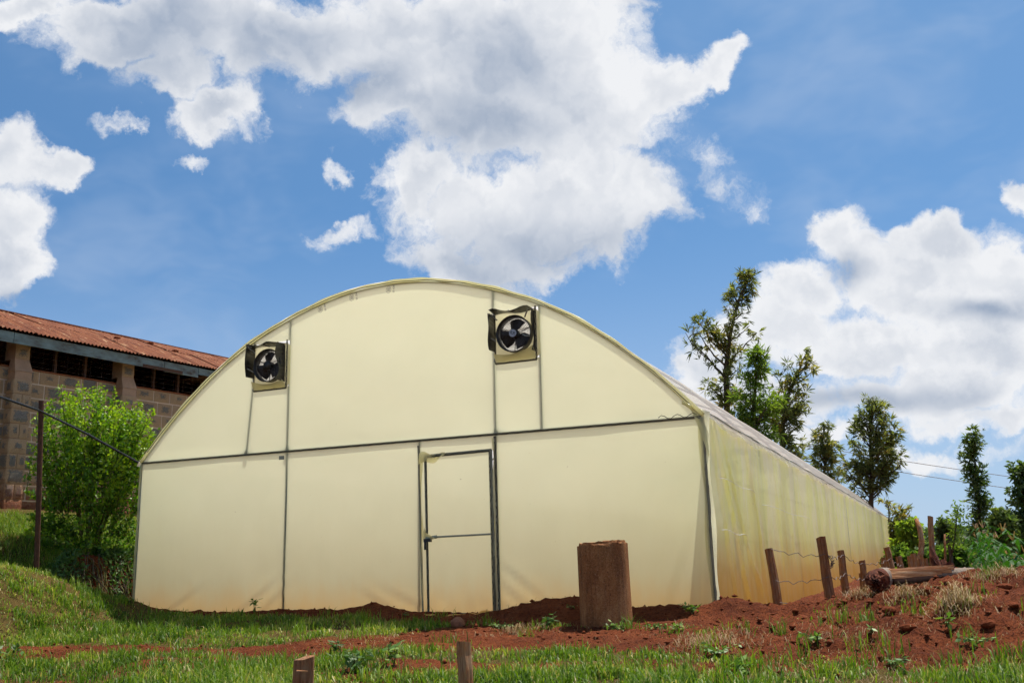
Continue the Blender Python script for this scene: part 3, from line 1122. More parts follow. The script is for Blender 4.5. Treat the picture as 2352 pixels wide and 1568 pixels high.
# ------------------------------------------------------------------ exhaust fans
def make_fan(cx, cz, label, logo, style):
    root = empty('exhaust_fan', (cx, -.012, cz), label, 'fan', 'exhaust fans in the gable')
    y0, y1 = -.012, -.215

    def w(x, y, z):
        return (cx + x, y, cz + z)
    # folded black shroud: left, top and right sheets with a buckled outer edge
    def sheet_strip(pts, ph, amp, y1=y1):
        m = MB()
        n = len(pts)
        for i, (x, z, dx, dz) in enumerate(pts):
            bow = amp * math.sin(ph + i * .9)
            yo = y1 + .035 * math.sin(ph * 2 + i * .8)
            for k in (0, 1):
                e = .004 * k
                m.v += [w(x + dx * e, y0, z + dz * e), w(x + dx * (e + bow), yo, z + dz * (e + bow))]
        m.f = []
        for i in range(n - 1):
            a, b = i * 4, i * 4 + 4
            m.f += [(a, a + 1, b + 1, b), (a + 2, b + 2, b + 3, a + 3), (a + 1, a + 3, b + 3, b + 1), (a, b, b + 2, a + 2)]
        m.f += [(0, 2, 3, 1), ((n - 1) * 4, (n - 1) * 4 + 1, (n - 1) * 4 + 3, (n - 1) * 4 + 2)]
        m.build('shroud', black_pl, root)
    s = .258
    lo = -.20 if style else -.16
    sheet_strip([(-s, lo + i * (.455 - .0) / 8, -1, 0) for i in range(9)], .6, .020)
    sheet_strip([(-s + i * 2 * s / 9, .262 + .012 * math.sin(i * .8), 0, 1) for i in range(10)], 1.4 if style else 2.6, .024)
    sheet_strip([(s - (.0 if style else .02), .255 - i * .5 / 8, 1, 0) for i in range(9)], 2.1, .012 if style else .03, -.10 if style else -.20)
    # pale mounting plate, open ring and guard
    def wf(x, y, z):
        return w(x + .022, y, z - .018)

    m = MB()
    N = 36
    ring = [(.206 * math.cos(2 * math.pi * k / N), .206 * math.sin(2 * math.pi * k / N)) for k in range(N)]
    sq = []
    for k in range(N):
        a = 2 * math.pi * k / N
        c, si = math.cos(a), math.sin(a)
        q = .302 / max(abs(c), abs(si))
        sq.append((c * q, si * q))
    m.v = [wf(x, -.02, z) for x, z in ring] + [wf(x, -.02, z) for x, z in sq]
    m.f = [(k, (k + 1) % N, N + (k + 1) % N, N + k) for k in range(N)]
    m.build('mounting_plate', film_flap, root)
    m = MB()
    for j in range(6):
        z = -.27 + j * .09
        m.add([wf(-.27, .045, z), wf(.27, .045, z), wf(.27, .03, z + .094), wf(-.27, .03, z + .094)], [(0, 1, 2, 3)])
    m.build('shutter', shutter_mat, root)
    m = MB()
    prof = [(.210, -.014), (.220, -.016), (.217, -.085), (.226, -.122), (.218, -.125), (.206, -.09), (.203, -.02)]
    for k in range(N):
        a = 2 * math.pi * k / N
        m.v += [wf(r_ * math.cos(a), y, r_ * math.sin(a)) for r_, y in prof]
    P = len(prof)
    m.f = [(k * P + j, k * P + (j + 1) % P, ((k + 1) % N) * P + (j + 1) % P, ((k + 1) % N) * P + j) for k in range(N) for j in range(P)]
    m.build('ring', dark_metal, root, True)
    g = MB()
    for r_ in np.arange(.07, .205, .019):
        g.tube([wf(r_ * math.cos(2 * math.pi * k / 30), -.118, r_ * math.sin(2 * math.pi * k / 30)) for k in range(31)], .0017, 4, False)
    for k in range(8):
        a = 2 * math.pi * k / 8 + .25
        g.tube([wf(.05 * math.cos(a), -.120, .05 * math.sin(a)), wf(.210 * math.cos(a), -.120, .210 * math.sin(a))], .0028, 4)
    g.build('guard', guard_mat, root)
    # three broad blades, hub and badge
    for k in range(3):
        a0 = 2 * math.pi * k / 3 + (1.55 if style else 3.9)
        m = MB()
        n = 7
        for i in range(n):
            u = i / (n - 1)
            rad = .05 + .142 * u
            for j in range(4):
                v = j / 3 - .5
                wd = .12 + .125 * u
                a = a0 + v * wd / max(rad, .085) - .25 * u
                y = -.055 + v * .075
                m.v.append(wf(rad * math.cos(a), y, rad * math.sin(a)))
        m.f = [(i * 4 + j, i * 4 + j + 1, (i + 1) * 4 + j + 1, (i + 1) * 4 + j) for i in range(n - 1) for j in range(3)]
        o = m.build('blade', blade_mat, root, True)
        sol = o.modifiers.new('thickness', 'SOLIDIFY')
        sol.thickness = .004
    MB().tube([wf(0, -.02, 0), wf(0, -.10, 0), wf(0, -.128, 0)], [.055, .062, .055], 20).build('motor_hub', dark_metal, root, True)
    for a in (.4, 2.7, 4.6):
        MB().tube([wf(.05 * math.cos(a), -.03, .05 * math.sin(a)), wf(.212 * math.cos(a), -.03, .212 * math.sin(a))], .005, 6).build('motor_strut', dark_metal, root)
    if logo:
        b = MB().tube([wf(0, -.129, 0), wf(0, -.137, 0)], .046, 22).build('badge', badge_mat, root)
        me = text_mesh('RR', .058, 'badge_mark')
        link('badge_mark', me, black_pl, b, (cx + .022, -.1385, cz - .018), (R(90), R(24), 0))
        MB().tube([wf(.13, -.14, -.03), wf(.17, -.145, -.055), wf(.22, -.14, -.06)], .008, 6).build('cable_clip', steel, root)
    # bracket rods from the shroud to the ring
    for x0, z0, x1, z1 in ((-.27, .25, -.19, .17), (-.02, .26, .05, .235), (.24, .25, .17, .17), (-.275, -.04, -.21, -.09)):
        MB().tube([w(x0, -.165, z0), w(x1, -.10, z1)], .009, 6).build('bracket', steel, root)
    return root


make_fan(1.795, 3.235, 'black exhaust fan right of the ridge, grey badge on its hub', True, 1)
make_fan(-1.80, 3.225, 'black exhaust fan left of the ridge, partly hidden by its buckled right shroud', False, 0)

# ------------------------------------------------------------------ stone building on the left
BD = Vector((.134, .991, 0)).normalized()          # along the wall
BN = Vector((.991, -.134, 0)).normalized()         # out of the wall
B0 = Vector((-8.265, 1.566, 0))
BROT = math.atan2(-BD.x, BD.y)
bld = empty('stone_building', B0, 'long stone building with rusty corrugated roof and a strip of dark vents', 'building')


def bp(s, off, z):
    return B0 + BD * s + BN * off + Vector((0, 0, z))


def bbox(s0, s1, o0, o1, z0, z1):
    m = MB()
    v = [bp(s, o, z) for z in (z0, z1) for s in (s0, s1) for o in (o0, o1)]
    return m.add(v, [(0, 2, 3, 1), (4, 5, 7, 6), (0, 1, 5, 4), (2, 6, 7, 3), (0, 4, 6, 2), (1, 3, 7, 5)])


S0, S1 = -4.5, 13.0
ZB, ZS, ZE = 1.55, 4.115, 4.60
wall = bbox(S0, S1, -.20, -.006, ZB - .6, ZS - .03).build('wall', mortar, bld)
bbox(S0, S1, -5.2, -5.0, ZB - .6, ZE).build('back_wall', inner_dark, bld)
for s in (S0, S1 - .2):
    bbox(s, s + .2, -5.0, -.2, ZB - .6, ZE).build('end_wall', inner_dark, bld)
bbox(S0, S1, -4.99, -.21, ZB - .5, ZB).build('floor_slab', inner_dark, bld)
bbox(S0, S1, -.02, .10, ZB - .7, ZB + .06).build('plinth', render_mat, bld)
bbox(S0, S1, -.2, .02, ZS - .03, ZS).build('vent_sill', render_mat, bld)
# hewn stones: a few carved variants shared by all
variants = []
for k in range(6):
    m = MB()
    ny, nz = 6, 4
    for j in range(nz):
        for i in range(ny):
            u, v = i / (ny - 1), j / (nz - 1)
            edge = min(u, 1 - u, v * .7, (1 - v) * .7)
            m.v.append((.006 + random.uniform(.004, .022) * (edge > .05), u + random.uniform(-.01, .01) * (0 < i < ny - 1), v + random.uniform(-.02, .02) * (0 < j < nz - 1)))
    m.f = [(j * ny + i, j * ny + i + 1, (j + 1) * ny + i + 1, (j + 1) * ny + i) for j in range(nz - 1) for i in range(ny - 1)]
    per = [(j, i) for (j, i) in [(0, i) for i in range(ny)] + [(j, ny - 1) for j in range(1, nz)] + [(nz - 1, i) for i in range(ny - 2, -1, -1)] + [(j, 0) for j in range(nz - 2, 0, -1)]]
    base = len(m.v)
    for (j, i) in per:
        p = m.v[j * ny + i]
        m.v.append((-.03, p[1], p[2]))
    P = len(per)
    for q in range(P):
        a, b = per[q], per[(q + 1) % P]
        m.f.append((b[0] * ny + b[1], a[0] * ny + a[1], base + q, base + (q + 1) % P))
    variants.append(m.mesh('stone_block'))
COURSE = .2565


def stone(parent, s, off, z, ln, ht, rot=BROT, k=None):
    return link('stone_block', random.choice(variants), block_mat, parent, bp(s, off, z), (0, 0, rot), (1, ln, ht))


PIL = [-2.40, -.25, 1.91, 4.06, 6.2]
for c in range(10):
    z = ZB + c * COURSE
    s = -1.25 - random.uniform(0, .3)
    while s < 6.0:
        ln = random.uniform(.33, .47)
        stone(wall, s, 0, z + .013, ln - .028, COURSE - .026)
        s += ln
bbox(-4.4, -1.3, -.014, .004, ZB, ZS - .03).build('wall_render', mortar, wall)
bbox(6.3, S1, -.014, .004, ZB, ZS - .03).build('wall_render', mortar, wall)
for n_, s in enumerate(PIL):
    hw, pr = .165, .24
    m = bbox(s - hw + .012, s + hw - .012, .02, pr - .012, ZB - .5, 4.02)
    # corbel: the pillar narrows above the sill
    pts = [bp(q, o, z) for (q, o, z) in ((s - hw, .02, 4.0), (s + hw, .02, 4.0), (s + hw, pr, 4.0), (s - hw, pr, 4.0), (s - hw + .03, .02, 4.22), (s + hw - .03, .02, 4.22), (s + hw - .03, pr - .09, 4.22), (s - hw + .03, pr - .09, 4.22))]
    m.add(pts, [(0, 1, 2, 3), (4, 7, 6, 5), (0, 4, 5, 1), (1, 5, 6, 2), (2, 6, 7, 3), (3, 7, 4, 0)])
    m.add([bp(q, o, z) for z in (4.22, ZE) for q in (s - hw + .03, s + hw - .03) for o in (-.15, pr - .09)], [(0, 2, 3, 1), (4, 5, 7, 6), (0, 1, 5, 4), (2, 6, 7, 3), (0, 4, 6, 2), (1, 3, 7, 5)])
    pil = m.build('pillar', pillar_mat, bld)
    if -1 < s < 5:
        for c in range(10):
            z = ZB + c * COURSE
            if z > 3.8:
                break
            if c % 2:
                stone(pil, s - hw + .006, pr, z + .007, .155, COURSE - .014)
                stone(pil, s + .006, pr, z + .007, .155, COURSE - .014)
            else:
                stone(pil, s - hw + .006, pr, z + .007, 2 * hw - .012, COURSE - .014)
            # return face towards the yard
            link('stone_block', random.choice(variants), block_mat, pil, bp(s - hw, .02, z + .007), (0, 0, BROT - math.pi / 2), (1, pr - .02, COURSE - .014))
        stone(pil, s - hw + .035, pr - .09, 4.235, 2 * hw - .07, .22)
    # vent strip between the pillars: mullions and wire mesh
    if n_ < len(PIL) - 1:
        a, b = s + hw, PIL[n_ + 1] - hw
        for q in (1 / 3, 2 / 3):
            x = a + (b - a) * q
            bbox(x - .025, x + .025, -.12, -.06, ZS, ZE).build('mullion', dark_wood, bld)
        m = MB()
        for z in np.arange(ZS + .06, ZE - .05, .09):
            m.tube([bp(a, -.05, z), bp(b, -.05, z + .01)], .0028, 3)
        for x in np.arange(a + .12, b, .24):
            m.tube([bp(x, -.052, ZS), bp(x, -.052, ZE)], .0028, 3)
        m.build('vent_mesh', wire_mat, bld)
# painted fascia boards, one visibly slipped
for i, (a, b, dz, tilt) in enumerate(((-4.6, -.62, 0, 0), (-.61, 2.50, .0, 0), (2.51, 3.35, -.015, 0), (3.36, 5.6, .05, 0), (5.61, 9.0, 0, 0))):
    bbox(a, b, .43, .455, 4.415 + dz, 4.60).build('fascia_board', fascia_mat, bld)
bbox(2.0, 2.95, .456, .466, 4.405, 4.47).build('fascia_patch', dark_wood, bld)
for s in np.arange(-4.4, 12.9, .72):
    m = MB().add([bp(s + q, o, z) for q in (0, .05) for (o, z) in ((.42, 4.50), (.42, 4.60), (-2.0, 5.41), (-2.0, 5.31))], [(0, 1, 2, 3), (7, 6, 5, 4), (0, 4, 5, 1), (1, 5, 6, 2), (2, 6, 7, 3), (3, 7, 4, 0)])
    m.build('rafter', dark_wood, bld)
bbox(3.5, 13, -1.0, .42, 4.46, 4.475).build('soffit', dark_wood, bld)
# corrugated sheets, laid one by one
PITCH = .0785
shw, corr = 9 * PITCH, 72


def corr_mesh(o0, z0, o1, z1):
    m = MB()
    rows = 3
    for r_ in range(rows):
        t = r_ / (rows - 1)
        for k in range(corr + 1):
            q = shw * 1.08 * k / corr
            m.v.append((o0 + (o1 - o0) * t, q, z0 + (z1 - z0) * t + .013 * math.cos(2 * math.pi * q / PITCH)))
    C1 = corr + 1
    m.f = [(r_ * C1 + k, r_ * C1 + k + 1, (r_ + 1) * C1 + k + 1, (r_ + 1) * C1 + k) for r_ in range(rows - 1) for k in range(corr)]
    me = m.mesh('roof_sheet', True)
    return me


roof = link('roof', bbox(S0, S1, -1.62, -1.50, 5.475, 5.50).mesh('ridge_cap'), rust, bld)
lower, upper = corr_mesh(.53, 4.630, -.58, 5.115), corr_mesh(-.50, 5.088, -1.58, 5.49)
back = corr_mesh(-5.4, 4.4, -1.53, 5.485)
i = 0
s = S0
while s < S1 - .3:
    for me in (lower, upper, back):
        link('roof_sheet', me, rust, roof, bp(s + random.uniform(-.01, .01), random.uniform(-.025, .02) if me is not back else 0, (i % 2) * .005 + random.uniform(0, .003)), (random.uniform(-.004, .004), 0, BROT))
    s += shw
    i += 1
for s, o in ((1.9, -.35), (3.2, -.2), (2.9, -.62)):
    bbox(s, s + .10, o, o + .08, 5.07 + .4 * (-.35 - o), 5.10 + .4 * (-.35 - o)).build('roof_stone', clod_mat, roof)

# ------------------------------------------------------------------ leaf and branch tools
def leaf_mesh(name, base, axis_, side_, ln, wd, tint, droop=.0):
    """rhombic leaves: arrays of base points, unit axes, unit side vectors"""
    n = len(base)
    nrm = np.cross(axis_, side_)
    a = base
    mid = base + axis_ * (ln * .45)[:, None] + nrm * (ln * .08)[:, None]
    tip = base + axis_ * ln[:, None] + np.array([0, 0, -1.0]) * (ln * droop)[:, None]
    l_, r_ = mid + side_ * (wd / 2)[:, None], mid - side_ * (wd / 2)[:, None]
    V = np.stack([a, l_, tip, r_], 1).reshape(-1, 3)
    i = np.arange(n) * 4
    F = np.concatenate([np.stack([i, i + 1, i + 2], -1), np.stack([i, i + 2, i + 3], -1)])
    return np_mesh(name, V, F, {'tint': np.repeat(tint, 4)})


def unit(v):
    return v / np.maximum(np.linalg.norm(v, axis=-1, keepdims=True), 1e-9)


def rnd_dir(n):
    return unit(rng.normal(size=(n, 3)))


def perp(a, jitter=None):
    q = rnd_dir(len(a)) if jitter is None else jitter
    return unit(np.cross(a, q))


def envelope_tree(name, label, cat, depth, trunk, env, mat, n_br, per, leaf, group=None, r0=.16, bare=.25, trunk_mat=bark, tint=(.15, .75), droop=.35, flat=.75, seed=1):
    """tree from its trunk line and crown outline; branches reach into the outline, leaves hang along their outer part"""
    g = np.random.default_rng(seed)
    T = np.array([at(x, y, depth) for x, y in trunk])
    zb = gz(T[0, 0], T[0, 1]) if T[0, 2] > -2 else T[0, 2]
    b = T[0].copy()
    b[2] = min(zb, T[0, 2]) - .1
    T = np.vstack([b, T]) if T[0, 2] - b[2] > .15 else T
    fh = np.array([FW[0], FW[1], 0]) / np.hypot(FW[0], FW[1])
    root = empty(name, T[0], label, cat, group)
    # smooth trunk
    tt = np.linspace(0, 1, len(T))
    ts = np.linspace(0, 1, 16)
    TS = np.stack([np.interp(ts, tt, T[:, k]) for k in range(3)], -1)
    TS[1:-1, :2] += g.normal(0, .012 * depth / 20, (14, 2))
    wood_ = MB().tube(TS, [r0 * (1 - .93 * t) + .012 for t in ts], 7)
    ey = np.array([e[0] for e in env], float)
    el, er = np.array([e[1] for e in env], float), np.array([e[2] for e in env], float)
    B, A, LN, TI = [], [], [], []
    ztop, zlow = TS[-1, 2], at(trunk[0][0], ey[-1], depth)[2]
    for k in range(n_br):
        y = ey[0] + (ey[-1] - ey[0]) * (g.random() ** .92)
        xl, xr = np.interp(y, ey, el), np.interp(y, ey, er)
        u = g.random()
        u = .5 + (u - .5) * (1.0 if g.random() < .6 else .7)
        x = xl + (xr - xl) * u
        tip = at(x, y, depth)
        hw = (xr - xl) / 2 / FOC * depth
        room = math.sqrt(max(0.05, 1 - (2 * u - 1) ** 2))
        tip = tip + fh * g.uniform(-1, 1) * hw * flat * room
        # leave the trunk below the tip
        dz = np.linalg.norm(tip[:2] - np.array([np.interp(tip[2], TS[:, 2], TS[:, j]) for j in (0, 1)])) * g.uniform(.5, 1.0) + .15
        z0 = np.clip(tip[2] - dz, TS[0, 2] + bare * (ztop - TS[0, 2]), ztop - .05)
        s = np.array([np.interp(z0, TS[:, 2], TS[:, j]) for j in (0, 1)] + [z0])
        m_ = s + (tip - s) * .55 + np.array([0, 0, -.10]) * np.linalg.norm(tip - s)
        pts = np.array([s * (1 - q) ** 2 + 2 * m_ * q * (1 - q) + tip * q * q for q in np.linspace(0, 1, 7)])
        pts[1:] += g.normal(0, .02, (6, 3)) * np.linalg.norm(tip - s)
        L = np.linalg.norm(tip - s)
        rb = min(r0 * .38, .012 + .018 * L)
        wood_.tube(pts, [rb * (1 - .85 * q) + .004 for q in np.linspace(0, 1, 7)], 4, False)
        # twigs with leaves along the outer part of the branch
        m2 = max(4, int(per * (.5 + .5 * min(1.5, L / 1.5))))
        q = 1 - (g.random(m2) ** 1.5) * .72
        pb = np.stack([np.interp(q, np.linspace(0, 1, 7), pts[:, j]) for j in range(3)], -1)
        spread = leaf[2] * (.5 + .6 * g.random((m2, 1)))
        pb = pb + unit(g.normal(size=(m2, 3)) + np.array([0, 0, .1])) * spread
        dr = unit(tip - s)
        ax = unit(g.normal(size=(m2, 3)) * .75 + dr * .7 + np.array([0, 0, -droop]))
        B.append(pb)
        A.append(ax)
        LN.append(leaf[0] * g.uniform(.6, 1.3, m2))
        hi = (y - ey[0]) / (ey[-1] - ey[0])
        TI.append(np.clip(g.normal(tint[1] - (tint[1] - tint[0]) * g.random(), .16, m2), 0, 1))
    B, A, LN, TI = np.concatenate(B), np.concatenate(A), np.concatenate(LN), np.concatenate(TI)
    # each leaf spray is a few narrow leaflets fanning from one point
    k = leaf[3]
    Bk, Lk, Tk = np.repeat(B, k, 0), np.repeat(LN, k) * g.uniform(.7, 1.1, len(B) * k), np.clip(np.repeat(TI, k) + g.normal(0, .07, len(B) * k), 0, 1)
    Ak = unit(np.repeat(A, k, 0) + g.normal(size=(len(B) * k, 3)) * .42)
    wood_.build('trunk', trunk_mat, root, True)
    Sd = unit(np.cross(Ak, unit(g.normal(size=Ak.shape))))
    link('crown', leaf_mesh('crown', Bk, Ak, Sd, Lk, Lk * leaf[1], Tk, .12), mat, root)
    return root


WATTLE = dict(mat=wattle_mat, per=15, leaf=(.34, .12, .24, 6))
G_T = 'trees beyond the greenhouse'
envelope_tree('wattle_tree', 'tallest feathery tree behind the greenhouse, leaning to the right at its top', 'tree', 38,
              [(1680, 1040), (1670, 940), (1668, 860), (1674, 780), (1692, 700), (1722, 628)],
              [(622, 1710, 1732), (660, 1672, 1736), (700, 1636, 1745), (735, 1566, 1740), (790, 1563, 1752), (830, 1602, 1738), (870, 1628, 1724), (920, 1612, 1718), (970, 1648, 1712), (1030, 1662, 1700)],
              n_br=72, group=G_T, r0=.17, bare=.2, seed=3, tint=(.25, .95), **WATTLE)
envelope_tree('wattle_tree', 'light green feathery tree just right of the tallest one', 'tree', 35,
              [(1728, 1080), (1732, 960), (1736, 880), (1736, 815)],
              [(808, 1726, 1746), (840, 1704, 1768), (880, 1692, 1800), (930, 1690, 1800), (980, 1692, 1792), (1030, 1712, 1785), (1060, 1730, 1780)],
              mat=lush_mat, per=16, leaf=(.34, .12, .24, 6), n_br=60, group=G_T, r0=.12, bare=.15, seed=4, tint=(.3, .85))
envelope_tree('wattle_tree', 'feathery tree with one long branch reaching up to the right', 'tree', 37,
              [(1795, 1090), (1796, 1000), (1806, 920), (1830, 860), (1852, 812)],
              [(805, 1840, 1864), (830, 1822, 1872), (860, 1778, 1872), (900, 1772, 1862), (950, 1764, 1855), (1000, 1772, 1848), (1055, 1794, 1850)],
              n_br=56, group=G_T, r0=.13, bare=.15, seed=5, tint=(.2, .9), **WATTLE)
envelope_tree('wattle_tree', 'small slim tree between the tall group and the many-stemmed tree', 'tree', 42,
              [(1894, 1120), (1893, 1060), (1891, 980)],
              [(972, 1882, 1904), (1000, 1868, 1915), (1040, 1862, 1932), (1080, 1874, 1935), (1110, 1890, 1915)],
              n_br=40, group=G_T, r0=.10, bare=.15, seed=6, tint=(.2, .8), **WATTLE)
envelope_tree('wattle_tree', 'many-stemmed tree with open crown and bare lower trunk near the far eave', 'tree', 40,
              [(2002, 1230), (2001, 1120), (2003, 1040), (2001, 980), (1998, 918)],
              [(910, 1984, 2022), (930, 1965, 2038), (970, 1946, 2060), (1010, 1938, 2074), (1050, 1935, 2076), (1090, 1936, 2058), (1122, 1962, 2040)],
              n_br=80, group=G_T, r0=.13, bare=.30, seed=7, tint=(.1, .8), **WATTLE)
envelope_tree('wattle_tree', 'low tree spreading just past the far end of the greenhouse', 'tree', 44,
              [(2048, 1290), (2046, 1220), (2040, 1160)],
              [(1148, 2020, 2058), (1165, 2030, 2086), (1195, 2036, 2086), (1230, 2040, 2080), (1262, 2044, 2070)],
              n_br=34, group=G_T, r0=.10, bare=.2, seed=8, tint=(.2, .9), **WATTLE)
envelope_tree('slender_tree', 'narrow column-shaped tree standing alone above the maize', 'tree', 52,
              [(2252, 1290), (2250, 1220), (2246, 1120), (2238, 1040), (2240, 995)],
              [(988, 2222, 2256), (1030, 2214, 2260), (1080, 2214, 2260), (1120, 2226, 2268), (1160, 2232, 2280), (1200, 2234, 2266), (1250, 2242, 2260)],
              mat=dark_leaf_mat, per=22, leaf=(.30, .26, .36, 4), n_br=84, group=G_T, r0=.15, bare=.1, seed=9, tint=(.2, .9))
envelope_tree('broad_tree', 'dense dark tree at the right edge of the maize field', 'tree', 50,
              [(2345, 1300), (2348, 1200), (2356, 1120), (2362, 1070)],
              [(1058, 2338, 2400), (1100, 2322, 2420), (1150, 2312, 2430), (1200, 2314, 2430), (1270, 2322, 2420)],
              mat=dark_leaf_mat, per=44, leaf=(.34, .34, .42, 3), n_br=90, group=G_T, r0=.2, bare=.1, seed=10, tint=(.1, .8))
envelope_tree('broad_tree', 'rounded paler tree left of the dense dark tree', 'tree', 47,
              [(2300, 1300), (2300, 1240), (2302, 1190)],
              [(1172, 2288, 2312), (1195, 2276, 2328), (1225, 2272, 2330), (1262, 2280, 2326)],
              mat=dark_leaf_mat, per=50, leaf=(.30, .45, .34, 3), n_br=50, group=G_T, r0=.13, bare=.1, seed=11, tint=(.5, 1.0))
envelope_tree('round_bush', 'pale leafy bush beside the far corner of the greenhouse', 'bush', 40,
              [(2088, 1300), (2088, 1240), (2086, 1210)],
              [(1200, 2078, 2098), (1220, 2064, 2112), (1250, 2056, 2118), (1285, 2056, 2118)],
              mat=lush_mat, per=40, leaf=(.26, .5, .26, 3), n_br=44, group='bushes behind the fence', r0=.06, bare=.1, seed=12, tint=(.6, 1.0))
envelope_tree('round_bush', 'small rounded bush on the skyline above the split stakes', 'bush', 60,
              [(2172, 1300), (2172, 1240), (2172, 1205)],
              [(1194, 2164, 2182), (1205, 2156, 2192), (1225, 2152, 2196), (1280, 2150, 2200)],
              mat=dark_leaf_mat, per=40, leaf=(.3, .5, .3, 3), n_br=40, group='bushes behind the fence', r0=.06, bare=.1, seed=13, tint=(.3, .8))
for k, (x, w_, top, dpt, ti) in enumerate(((2066, 34, 1258, 26, .5), (2108, 36, 1268, 23, .35), (2146, 34, 1264, 25, .5), (2188, 36, 1262, 24, .45))):
    envelope_tree('leafy_shrub', ['bright low shrub at the far corner post of the greenhouse', 'dark low shrub behind the bent stake', 'low shrub behind the tall straight stake', 'low shrub around the leafy sapling'][k], 'shrub', dpt,
                  [(x, 1330), (x, 1300), (x, top + 8)],
                  [(top, x - w_ * .4, x + w_ * .4), (top + 15, x - w_ * .8, x + w_ * .8), (top + 40, x - w_, x + w_), (1325, x - w_, x + w_)],
                  mat=lush_mat, per=46, leaf=(.16, .5, .16, 3), n_br=60, group='shrubs behind the fence', r0=.03, bare=.05, seed=20 + k, tint=(ti - .5, ti - .05))

# bush against the building
bush_o = at(205, 1275, 14.4)
bush = empty('bush', bush_o, 'bright green leafy bush on the bank in front of the stone building', 'bush')
g = np.random.default_rng(31)
stems = MB()
B, A, LN, TI = [], [], [], []
bc = Vector(bush_o) + Vector((0, 0, -.05))
env_y = np.array([892, 930, 980, 1040, 1100, 1160, 1220, 1270, 1292], float)
env_l = np.array([168, 118, 92, 66, 68, 74, 82, 96, 130], float)
env_r = np.array([190, 330, 352, 352, 346, 326, 318, 306, 262], float)
fh = np.array([FW[0], FW[1], 0]) / np.hypot(FW[0], FW[1])
for k in range(270):
    y = 905 + 352 * g.random() ** .95
    xl, xr = np.interp(y, env_y, env_l), np.interp(y, env_y, env_r)
    u = g.random()
    x = xl + (xr - xl) * u
    room = math.sqrt(max(.03, 1 - (2 * u - 1) ** 2))
    tip = at(x, y, 14.4) + fh * g.uniform(-1, .9) * .85 * room
    base = np.array(bc) + np.array([g.normal(0, .12), g.normal(0, .12), 0]) + (tip - np.array(bc)) * g.uniform(.45, .75)
    if tip[2] > 2.0:
        tip = tip + np.array([0, 0, 1]) * g.uniform(0, .16)
    pts = [base, base * .45 + tip * .55 + np.array([0, 0, -.03]), tip]
    stems.tube(pts, [.006, .005, .002], 4, False)
    n = int(34 * np.linalg.norm(tip - base) / .5) + 14
    q = 1 - .85 * g.random(n) ** 1.4
    pb = base + (tip - base) * q[:, None] + g.normal(0, .035, (n, 3))
    d = unit(tip - base)
    ax = unit(g.normal(size=(n, 3)) * .8 + d * .6 + np.array([0, 0, .10]))
    B.append(pb); A.append(ax)
    LN.append(g.uniform(.05, .10, n) * (1.05 - .35 * q))
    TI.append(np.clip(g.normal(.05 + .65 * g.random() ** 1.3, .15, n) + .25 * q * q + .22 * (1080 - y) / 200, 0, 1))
# shoots that stand clear of the top and the sides
for x, y, x0, y0 in ((180, 893, 190, 990), (262, 893, 255, 985), (215, 905, 220, 1000), (240, 900, 235, 990), (355, 935, 318, 1010), (325, 950, 300, 1030), (140, 920, 160, 1010), (350, 985, 310, 1060), (105, 930, 130, 1030), (290, 915, 280, 1000), (65, 1018, 110, 1060), (60, 1060, 105, 1095), (58, 1130, 100, 1150), (160, 935, 170, 1010), (305, 935, 290, 1000), (55, 1225, 95, 1200), (352, 1040, 320, 1075)):
    tip, base = at(x, y, 14.3 + g.uniform(-.3, .3)), at(x0, y0, 14.35)
    stems.tube([base, (base + tip) / 2 + g.normal(0, .02, 3), tip], [.008, .006, .002], 4, False)
    n = 46
    q = g.random(n)
    B.append(base + (tip - base) * q[:, None] + g.normal(0, .012, (n, 3)))
    A.append(unit(g.normal(size=(n, 3)) * .8 + unit(tip - base) * .7))
    LN.append(g.uniform(.05, .095, n) * (1.1 - .4 * q))
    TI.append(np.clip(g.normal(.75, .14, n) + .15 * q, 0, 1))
for k in range(7):
    a = 2 * math.pi * k / 7
    stems.tube([bc + Vector((.05 * math.cos(a), .05 * math.sin(a), -.35)), bc + Vector((.15 * math.cos(a), .15 * math.sin(a), .4)), bc + Vector((.45 * math.cos(a), .35 * math.sin(a), 1.2 + .1 * k))], [.03, .022, .01], 6, False)
B, A, LN, TI = map(np.concatenate, (B, A, LN, TI))
stems.build('stems', stem_mat, bush, True)
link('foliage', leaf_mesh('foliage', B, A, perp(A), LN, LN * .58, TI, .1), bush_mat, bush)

# pole with the black pipe that runs to the greenhouse corner
p_b, p_t = at(86, 1300, 12.45), at(95, 920, 12.75)
p_b[2] = gz(p_b[0], p_b[1]) - .15
pole = MB().tube([p_b, (p_b + p_t) / 2 + np.array([.008, 0, 0]), p_t], .034, 10).build('pole', rust_pole)
tag(pole, 'thin rusty upright pole on the grass slope before the bush', 'pole')
pts = [at(-260, 830, 11.0), at(-60, 890, 11.7), at(0, 911, 12.2), at(92, 943, 12.70), at(200, 996, 12.95), at(318, 1062, 13.28)]
pipe = MB().tube(pts, .016, 7).build('black_pipe', black_pl)
tag(pipe, 'thin black pipe slung from the pole to the greenhouse corner', 'pipe')

# power lines
for k, ((x0, y0), (x1, y1)) in enumerate((((1880, 1032), (2500, 1122)), ((1900, 1060), (2500, 1150)))):
    a, b = at(x0 - 300, y0 - 60, 75), at(x1 + 200, y1 + 20, 62)
    pts = [a + (b - a) * t - np.array([0, 0, 1.0]) * 1.2 * 4 * t * (1 - t) * .3 for t in np.linspace(0, 1, 14)]
    o = MB().tube(pts, .020, 4).build('power_line', wire_mat)
    tag(o, ['upper of the two thin power lines crossing the sky on the right', 'lower of the two thin power lines crossing the sky on the right'][k], 'cable', 'power lines')


